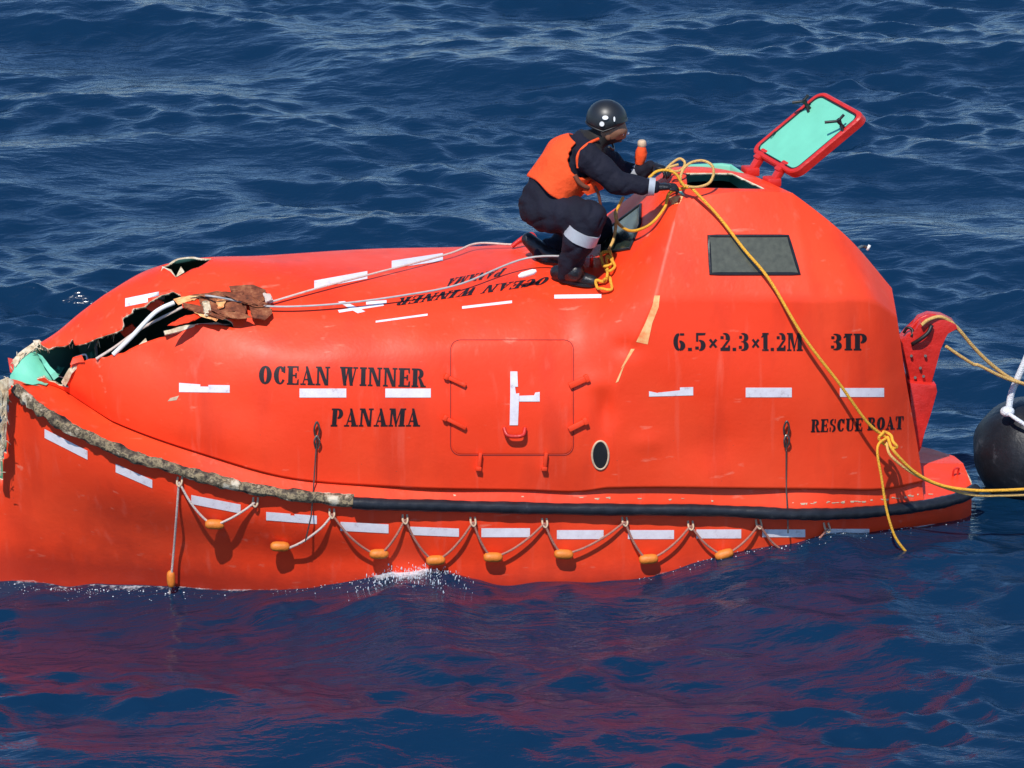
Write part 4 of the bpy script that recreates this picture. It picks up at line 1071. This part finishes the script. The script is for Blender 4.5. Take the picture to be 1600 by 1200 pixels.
def skin_mesh(name, joints, edges, root, sub=2, smooth_iter=0):
    names = list(joints); me = bpy.data.meshes.new(name)
    me.from_pydata([joints[n][0] for n in names], [(names.index(a), names.index(b)) for a, b in edges], [])
    o = bpy.data.objects.new(name, me); COL.objects.link(o)
    o.modifiers.new('skin', 'SKIN'); sd = o.modifiers.new('sub', 'SUBSURF'); sd.levels = sub; sd.render_levels = sub
    me.update()
    lay = me.skin_vertices[0].data
    for i, n in enumerate(names):
        lay[i].radius = (joints[n][1], joints[n][2]); lay[i].use_root = (n == root)
    dg = bpy.context.evaluated_depsgraph_get(); dg.update()
    out = bpy.data.meshes.new_from_object(o.evaluated_get(dg))
    bpy.data.objects.remove(o)
    out.name = name
    out.polygons.foreach_set('use_smooth', [True]*len(out.polygons))
    return out
SKb = {k: v for k, v in SK.items() if k != 'brow'}
chains = [['pelvis', 'waist', 'chest', 'upper', 'neck', 'skull', 'head'], ['pelvis', 'hipn', 'kneen', 'shinn', 'anklen'], ['pelvis', 'hipf', 'kneef', 'shinf', 'anklef'],
          ['upper', 'shn', 'eln', 'wrn'], ['upper', 'shf', 'elf', 'wrf']]
SC = 1.03
vfs = []
for ch in chains:
    for q_, (na, nb) in enumerate(zip(ch, ch[1:])):
        A_, B_ = SK[na], SK[nb]; n_ = max(2, int((A_[0]-B_[0]).length/.02))
        for k_ in range(n_+1):
            t_ = k_/n_; r_ = (A_[1]*(1-t_)+B_[1]*t_)*SC; r2_ = (A_[2]*(1-t_)+B_[2]*t_)*SC
            if na in ('waist', 'chest', 'upper', 'pelvis') and nb[:2] in ('sh', 'hi'): r_ = r2_ = (min(A_[1], B_[1]*1.15)*(1-t_)+B_[1]*t_)*SC
            vfs.append(ball_vf(A_[0].lerp(B_[0], t_), r_, r2_, r_, 16, 10))
v, f = join_vf(vfs)
tmp = bpy.data.objects.new('body', mesh('body', v, f)); COL.objects.link(tmp)
rm = tmp.modifiers.new('remesh', 'REMESH'); rm.mode = 'VOXEL'; rm.voxel_size = .014; rm.use_smooth_shade = True
sm_ = tmp.modifiers.new('smooth', 'SMOOTH'); sm_.iterations = 6; sm_.factor = .5
dg = bpy.context.evaluated_depsgraph_get(); dg.update()
bme = bpy.data.meshes.new_from_object(tmp.evaluated_get(dg)); bpy.data.objects.remove(tmp); bme.name = 'body'
bme.polygons.foreach_set('use_smooth', [True]*len(bme.polygons))
# cloth folds
for v in bme.vertices:
    c = v.co; n = v.normal
    dz = .005*math.sin(c.x*52+c.z*30+3*math.sin(c.y*9+c.z*6))+.0035*math.sin(c.z*26-c.x*44+2*math.sin(c.x*11))
    hd = (c-SK['head'][0]).length
    dz -= .011*max(0.0, math.sin(c.x*34-c.z*41+2.5*math.sin(c.y*7+c.x*9)))**5*max(0.0, math.sin(c.z*15+c.x*19+c.y*8))
    if hd > .2: v.co = c+n*dz
# shape the face: nose, brow, chin pushed out on the facing side
hc = SK['head'][0]; fx = Vector((.92, -.22, -.26)).normalized(); fu = Vector((.26, -.05, .95)).normalized(); fs = fx.cross(fu)
for v in bme.vertices:
    d = v.co-hc
    if d.length < .2:
        a, b, s = d.dot(fx), d.dot(fu), d.dot(fs)
        if a > 0:
            v.co += fx*(.020*math.exp(-((b+.035)/.022)**2-(s/.018)**2)+.012*math.exp(-((b-.01)/.02)**2)+.006*math.exp(-((b+.085)/.022)**2-(s/.035)**2)
                        - .012*math.exp(-((b+.008)/.014)**2-((abs(s)-.033)/.016)**2)+.006*math.exp(-((b+.068)/.010)**2-(s/.025)**2))
body = link('body', bme, [M['navy'], M['skin'], M['beard']], pr)
for p in bme.polygons:
    d = p.center-hc
    if (p.center-hc).length < .17 and d.dot(fx)+.25*d.dot(fu) > -.06:
        p.material_index = 1
        if d.dot(fu) < -.045 and d.dot(fx) < .125: p.material_index = 2
    elif (p.center-hc).length < .2: p.material_index = 2
FBV = BVHTree.FromPolygons([v.co.copy() for v in bme.vertices], [tuple(p.vertices) for p in bme.polygons])
def fs_at(b, s_, out=0.0):
    o_ = hc+fu*b+fs*s_; h_, n_, _, _ = FBV.ray_cast(o_+fx*.4, -fx); return (h_ if h_ else o_)+fx*out
for s in (-1, 1):
    v, f = ball_vf(fs_at(-.006, .033*s, -.007), .012, .012, .012, 10, 7); link('eye', mesh('eye', v, f), M['white'], body)
    v, f = ball_vf(fs_at(-.006, .033*s, .003), .006, .006, .006, 8, 6); link('iris', mesh('iris', v, f), M['black'], body)
v, f = tube_vf(spline([fs_at(-.066, t, .001) for t in (-.024, 0, .024)], 4), .006, 6); link('mouth', mesh('mouth', v, f), M['strap'], body)
for s in (-1, 1):
    v, f = ball_vf(hc+fu*(-.03)-fx*.005+fs*(.088*s), .022, .012, .032, 10, 7); link('ear', mesh('ear', v, f), M['skin'], body)
# wire of the goggles / mouthpiece catching the light in front of the face
v, f = ball_vf(fs_at(-.012, -.02, .010), .022, .016, .010); link('spectacles', mesh('spectacles', v, f), M['reflect'], pr)
# helmet
V = []; F = []; nu, nv = 32, 14
hcen = atY(948, 186, YB)
for j in range(nv+1):
    th = R(118)*j/nv
    for i in range(nu):
        ph_ = 2*math.pi*i/nu
        x, y, z = math.sin(th)*math.cos(ph_), math.sin(th)*math.sin(ph_), math.cos(th)
        low = 1.0
        zz = z
        if j > 9:      # cut higher over the face, lower over ears and nape
            frontness = max(0, math.cos(ph_)); zz = z+frontness*(j-9)/5*.70
        flare = 1+.05*max(0, j-11)/3
        V.append(hcen+fx*(x*.134*flare)+fs*(y*.122*flare)+fu*(zz*.125+.004))
for j in range(nv):
    for i in range(nu): F.append((j*nu+i, (j+1)*nu+i, (j+1)*nu+(i+1) % nu, j*nu+(i+1) % nu))
hme = mesh('helmet', V, F); hel = link('helmet', hme, M['helmet'], pr); so = hel.modifiers.new('shell', 'SOLIDIFY'); so.thickness = .012; so.offset = 1
edge_pts = [V[nv*nu+i] for i in range(nu)]; v, f = tube_vf(edge_pts, .007, 6, True); link('edge_trim', mesh('edge_trim', v, f), M['black'], hel)
tube('chin_strap', [hcen-fs*.118+fu*-.05-fx*.02, hc-fs*.09+fu*-.10+fx*.02, hc+fu*-.135+fx*.055, hc+fs*.09+fu*-.10+fx*.02], .008, M['black'], hel, 6, 5)
def on_helmet(px, py, r, name, sx=1, sy=1):
    d = ray(px, py); bv = BVHTree.FromPolygons([tuple(p) for p in V], F); h, n_, _, _ = bv.ray_cast(CAM, d)
    if h is None: return
    if n_.dot(d) > 0: n_ = -n_
    q = Vector((0, 0, 1)).rotation_difference(n_).to_matrix()
    vv, ff = [], []
    e1_ = RIGHT-n_*RIGHT.dot(n_); e1_.normalize(); e2_ = n_.cross(e1_)
    ring_ = [h+n_*.016+e1_*(r*sx*math.cos(t))+e2_*(r*sy*math.sin(t)) for t in np.linspace(0, 2*math.pi, 17)[:-1]]
    ring2 = [p-n_*.006 for p in ring_]
    link(name, mesh(name, ring_+ring2, [tuple(range(16))]+[(k, (k+1) % 16, 16+(k+1) % 16, 16+k) for k in range(16)], False), M['white'], hel)
HV, HF_ = V, F
on_helmet(941, 193, .016, 'round_sticker'); on_helmet(946, 184, .020, 'square_sticker', 1, .7); on_helmet(959, 186, .012, 'narrow_sticker', .5, 1.4)
# vest: loft round the back, open at the arms
def loft(rings):
    n = len(rings[0]); V = [p for r_ in rings for p in r_]; F = []
    for l in range(len(rings)-1):
        for k in range(n): F.append((l*n+k, l*n+(k+1) % n, (l+1)*n+(k+1) % n, (l+1)*n+k))
    return V, F
vr = []
spine = [(864, 291, .172, .225), (873, 279, .180, .222), (884, 264, .190, .222), (896, 250, .192, .215), (906, 239, .168, .205), (914, 229, .135, .175)]
ax0 = (atY(914, 229, YB)-atY(858, 296, YB)).normalized(); sd_ = Vector((0, 1, 0)); bk = ax0.cross(sd_).normalized()
if bk.x > 0: bk = -bk
for i, (x, y, ra, rb) in enumerate(spine):
    c = atY(x, y, YB); ring_ = []
    for k in range(40):
        t = 2*math.pi*k/40; ct, s_ = math.cos(t), math.sin(t)
        ra_ = ra*(1+.03*math.sin(5*t+i*1.7)+.02*math.sin(9*t+i))
        p = c+bk*(ra_*ct)+sd_*(rb*s_)
        if i == 0: p += ax0*(-.05*max(0, ct)-.02*math.sin(3*t))
        ring_.append(p)
    vr.append(ring_)
vr = [list(r_) for r_ in hermite_row(np.array([[tuple(p) for p in r_] for r_ in vr]), np.zeros(6), [5]*5)]
v, f = loft(vr)
# keep the back and flank panels, leave the arm openings and the chest gap
cpt = np.array([np.mean([v[i] for i in q], axis=0) for q in f]); keep = []
sh_n, sh_f = np.array(SK['shn'][0]), np.array(SK['shf'][0])
for i, c in enumerate(cpt):
    if np.linalg.norm((c-sh_n)*np.array([1, .7, 1])) < .125 or np.linalg.norm((c-sh_f)*np.array([1, .7, 1])) < .11: continue
    keep.append(f[i])
used = {i for q in keep for i in q}; v = [Vector(p) for p in v]
for i in used:
    for c_, r_ in ((sh_n, .145), (sh_f, .13)):
        d_ = (np.array(v[i])-c_)*np.array([1, .7, 1]); l_ = np.linalg.norm(d_)
        if l_ < r_: v[i] = v[i]+Vector(tuple(d_/l_*(r_-l_)))*.9
vest = link('life_vest', mesh('life_vest', v, keep, True), M['vest'], pr)
so = vest.modifiers.new('padding', 'SOLIDIFY'); so.thickness = .022; so.offset = 1
ss = vest.modifiers.new('smooth', 'SUBSURF'); ss.levels = 1; ss.render_levels = 1
tube('shoulder_strap', [atY(903, 262, -.49), atY(902, 246, -.49), atY(908, 234, -.47), atY(920, 224, -.43), atY(935, 217, -.36)], .010, M['vest'], vest, 8, 5)
tube('waist_strap', [atY(898, 274, -.48), atY(906, 286, -.48), atY(918, 293, -.46), atY(930, 290, -.38)], .016, M['strap'], vest, 8, 5)
tube('hanging_strap', [atY(926, 286, -.44), atY(934, 300, -.44), atY(938, 318, -.42), atY(940, 334, -.40)], .010, M['strap'], vest, 8, 5)
chk = plate_bm([atY(*p) for p in [(910, 300, -.47), (926, 285, -.47), (940, 282, -.42), (944, 296, -.40), (932, 300, -.44), (918, 306, -.47)]], (0, .05, 0), .008)
bm_obj('vest_flap', chk, M['vest'], vest, True, 40)
# silver bands
def band(name, a, b, ra, rb, parent, w=None, squash=1.0):
    a, b = Vector(a), Vector(b); n_ = 5
    v, f = tube_vf([a+(b-a)*t for t in np.linspace(0, 1, n_)], ra, 20, False, lambda i, k: ra+(rb-ra)*i/(n_-1)+.003*math.sin(k*2.1+i))
    return link(name, mesh(name, v, f, True, 60), M['reflect'], parent)
k0, k1 = SK['kneen'][0], SK['shinn'][0]
def along(a, b, t): return Vector(a)+(Vector(b)-Vector(a))*t
band('shin_band', along(k0, k1, .50), along(k0, k1, .98), .116, .112, pr)
band('cuff_band', along(SK['eln'][0], SK['wrn'][0], .88), along(SK['eln'][0], SK['wrn'][0], 1.06), .062, .056, pr)
band('cuff_band', along(SK['elf'][0], SK['wrf'][0], .25), along(SK['elf'][0], SK['wrf'][0], .55), .068, .064, pr)
# gloves with five fingers closing on the rope
def glove(wrist, direction, palm_n, grip=1.0, thumb_side=1):
    d = Vector(direction).normalized(); n_ = Vector(palm_n); n_ = (n_-d*n_.dot(d)).normalized(); s = d.cross(n_)*thumb_side
    w = Vector(wrist); parts = []
    pal = skin_mesh('palm', {'w': (w-d*.03, .036, .030), 'p': (w+d*.035, .040, .024), 'k': (w+d*.085, .042, .022)}, [('w', 'p'), ('p', 'k')], 'w', 2)
    parts.append(([v.co.copy() for v in pal.vertices], [tuple(p.vertices) for p in pal.polygons])); bpy.data.meshes.remove(pal)
    for k, (off, L_) in enumerate(((.030, .075), (.010, .085), (-.010, .080), (-.030, .062))):
        b0 = w+d*.080+s*off
        p1 = b0+d*L_*.42+n_*.006; p2 = p1+(d*.45+n_*.9*grip).normalized()*L_*.36; p3 = p2+(-d*.35+n_*.8*grip).normalized()*L_*.30
        fm = skin_mesh('finger', {'a': (b0-d*.02, .0115, .0115), 'b': (p1, .0105, .0105), 'c': (p2, .0095, .0095), 'e': (p3, .008, .008)}, [('a', 'b'), ('b', 'c'), ('c', 'e')], 'a', 2)
        parts.append(([v.co.copy() for v in fm.vertices], [tuple(p.vertices) for p in fm.polygons])); bpy.data.meshes.remove(fm)
    t0_ = w+d*.02+s*.034; t1_ = t0_+(d*.6+s*.55+n_*.35).normalized()*.042; t2_ = t1_+(d*.8+n_*.6-s*.2).normalized()*.034
    fm = skin_mesh('thumb', {'a': (t0_-s*.015, .016, .016), 'b': (t1_, .0125, .0125), 'c': (t2_, .0095, .0095)}, [('a', 'b'), ('b', 'c')], 'a', 2)
    parts.append(([v.co.copy() for v in fm.vertices], [tuple(p.vertices) for p in fm.polygons])); bpy.data.meshes.remove(fm)
    v, f = join_vf(parts); return link('glove', mesh('glove', v, f), M['leather'], pr)
glove(atY(1030, 292, -.58), atY(1078, 291, -.58)-atY(1030, 292, -.58), (0, .3, -1), 1.0, 1)
glove(atY(1024, 260, -.18), atY(1060, 272, -.36)-atY(1024, 260, -.18), (0, -.2, -1), 1.0, -1)
# boots: shaft, foot, sole
def boot(ankle, toe_dir, ground, heel_up=0.0):
    d = Vector(toe_dir).normalized(); g = Vector(ground); a = Vector(ankle)
    heel = g-d*.07+Vector((0, 0, .055+heel_up)); ball = g+d*.10+Vector((0, 0, .045)); toe = g+d*.175+Vector((0, 0, .040))
    vf_ = []
    for p0_, p1_, r0_, r1_ in ((a+(a-heel).normalized()*.07, a, .066, .058), (a, heel, .058, .048), (a*.7+heel*.3, ball, .055, .047), (heel, ball, .047, .046), (ball, toe, .046, .040)):
        for t_ in np.linspace(0, 1, 9): vf_.append(ball_vf(p0_.lerp(p1_, t_), *([r0_*(1-t_)+r1_*t_]*3), 14, 9))
    v_, f_ = join_vf(vf_); tmp_ = bpy.data.objects.new('boot', mesh('boot', v_, f_)); COL.objects.link(tmp_)
    q_ = tmp_.modifiers.new('remesh', 'REMESH'); q_.mode = 'VOXEL'; q_.voxel_size = .008; q2_ = tmp_.modifiers.new('s', 'SMOOTH'); q2_.iterations = 5
    dg_ = bpy.context.evaluated_depsgraph_get(); dg_.update(); bmz = bpy.data.meshes.new_from_object(tmp_.evaluated_get(dg_)); bpy.data.objects.remove(tmp_)
    bmz.name = 'boot'; bmz.polygons.foreach_set('use_smooth', [True]*len(bmz.polygons))
    o = link('boot', bmz, M['leather'], pr)
    s = d.cross(Vector((0, 0, 1))).normalized(); out = []
    for t in np.linspace(0, 2*math.pi, 25)[:-1]:
        L_ = .140; out.append(g+d*(.058+L_*math.cos(t))+s*(.048*math.sin(t)*(1+.12*math.cos(t)))+Vector((0, 0, .006+heel_up*max(0, -math.cos(t)))))
    bm_obj('sole', plate_bm(out, (0, 0, .020)), M['black'], o, True, 40)
boot(SK['anklen'][0], RIGHT*1.0+Vector((0, -.35, -.10)), sp(886, 441, .0), 0.0)
boot(SK['anklef'][0], RIGHT*.8+Vector((0, -.5, -.02)), sp(840, 405, .0), 0.07)
# orange handheld light stuck up beside the far arm
lt = empty('hand_lamp', atY(1000, 262, -.10), 'small orange lamp with a pale cap standing up beside the far cuff', 'lamp')
b0 = atY(999, 256, -.10); b1 = atY(1002, 238, -.10); b2 = atY(1003, 229, -.10); b3 = atY(1003, 221, -.10)
v, f = tube_vf([b0, along(b0, b1, .5), b1, b2], .04, 14, False, lambda i, k: (.030, .038, .040, .026)[i]); link('lamp_body', mesh('lamp_body', v, f, True, 50), M['vest'], lt)
v, f = tube_vf([b2, along(b2, b3, .3), b3, b3+Vector((0, 0, .008))], .03, 14, False, lambda i, k: (.024, .030, .028, .02)[i]); link('lamp_cap', mesh('lamp_cap', v, f, True, 50), M['chip'], lt)

# ------------------------------------------------------------------ spray and foam along the hull
def droplets(name, fn, n, seed, label):
    q = random.Random(seed); parts = []
    base_v, base_f = ball_vf((0, 0, 0), 1, 1, 1, 6, 4)
    for _ in range(n):
        p, r_, stretch = fn(q)
        if p is None: continue
        parts.append(([Vector((v.x*r_, v.y*r_, v.z*r_*stretch))+p for v in base_v], base_f))
    v, f = join_vf(parts); o = link(name, mesh(name, v, f), M['foam']); tag(o, label, None, None, 'stuff'); return o
def hull_y(x):
    xs = hst[:-1, 3, 0]; return float(np.interp(x, xs, hst[:-1, 2, 1]*.5+hst[:-1, 3, 1]*.5))
def f1(q):
    x = q.gauss(-.82, .17); y = hull_y(x)-abs(q.gauss(.07, .13)); z = sea_z(x, y)+abs(q.gauss(0, .028))*math.exp(-((x+.82)/.3)**2)
    return Vector((x, y, z+.004)), abs(q.gauss(.0, .0016))+.0007, q.uniform(1, 5.0)
droplets('spray', f1, 420, 3, 'white spray where a wavelet breaks against the hull side')
def f2(q):
    x = q.choice([q.uniform(-3.5, -2.0), q.uniform(-1.7, -.4), q.uniform(.7, 3.1), q.gauss(-3.0, .3), q.gauss(2.0, .3)]); y = hull_y(x)-abs(q.gauss(.01, .06)); z = sea_z(x, y)
    return Vector((x, y, z+.002)), abs(q.gauss(.0, .0022))+.0008, q.uniform(.4, 1.0)
droplets('foam', f2, 420, 5, 'thin line of white foam along the waterline')
m, t, b = nt('lace_foam'); N = t.nodes; L = t.links
tc = N.new('ShaderNodeTexCoord'); no = N.new('ShaderNodeTexNoise'); no.inputs['Scale'].default_value = 26; no.inputs['Detail'].default_value = 8; no.inputs['Roughness'].default_value = .72
n3 = N.new('ShaderNodeTexNoise'); n3.inputs['Scale'].default_value = 2.6; n3.inputs['Detail'].default_value = 3
L.new(tc.outputs['Object'], no.inputs['Vector']); L.new(tc.outputs['Object'], n3.inputs['Vector'])
uvn = N.new('ShaderNodeAttribute'); uvn.attribute_name = 'edge'
ad = N.new('ShaderNodeMath'); ad.operation = 'ADD'; L.new(no.outputs[0], ad.inputs[0]); L.new(n3.outputs[0], ad.inputs[1])
a2 = N.new('ShaderNodeMath'); a2.operation = 'ADD'; L.new(ad.outputs[0], a2.inputs[0]); L.new(uvn.outputs['Fac'], a2.inputs[1])
mr = N.new('ShaderNodeMapRange'); mr.inputs[1].default_value = 1.42; mr.inputs[2].default_value = 1.75; mr.inputs[4].default_value = .85; L.new(a2.outputs[0], mr.inputs[0])
L.new(mr.outputs[0], b.inputs['Alpha']); b.inputs['Base Color'].default_value = (.66, .70, .74, 1); b.inputs['Roughness'].default_value = .6
V = []; F = []; E = []
xs_ = np.linspace(-3.6, 3.05, 420); nw = 9
for x in xs_:
    y0 = hull_y(x)+.05; wid = .16+.20*math.exp(-((x+.8)/.30)**2)+.10*math.exp(-((x+3.0)/.4)**2)+.08*math.exp(-((x-1.9)/.5)**2)
    pk = .50+.62*math.exp(-((x+.80)/.20)**2)+.10*math.exp(-((x+3.0)/.4)**2)+.10*math.exp(-((x-1.9)/.5)**2)
    for k in range(nw):
        t_ = k/(nw-1); y = y0-wid*t_
        V.append((x, y, sea_z(x, y)+.006)); E.append(pk*(1-t_)**1.2-.10*t_)
for i in range(len(xs_)-1):
    for k in range(nw-1): F.append((i*nw+k, i*nw+k+1, (i+1)*nw+k+1, (i+1)*nw+k))
fm_ = mesh('foam_lace', V, F); at_ = fm_.attributes.new('edge', 'FLOAT', 'POINT'); at_.data.foreach_set('value', E)
tag(link('foam_lace', fm_, m), 'thin lace of foam lapping along the orange hull', None, None, 'stuff')
print('lifeboat children', len(boat.children))
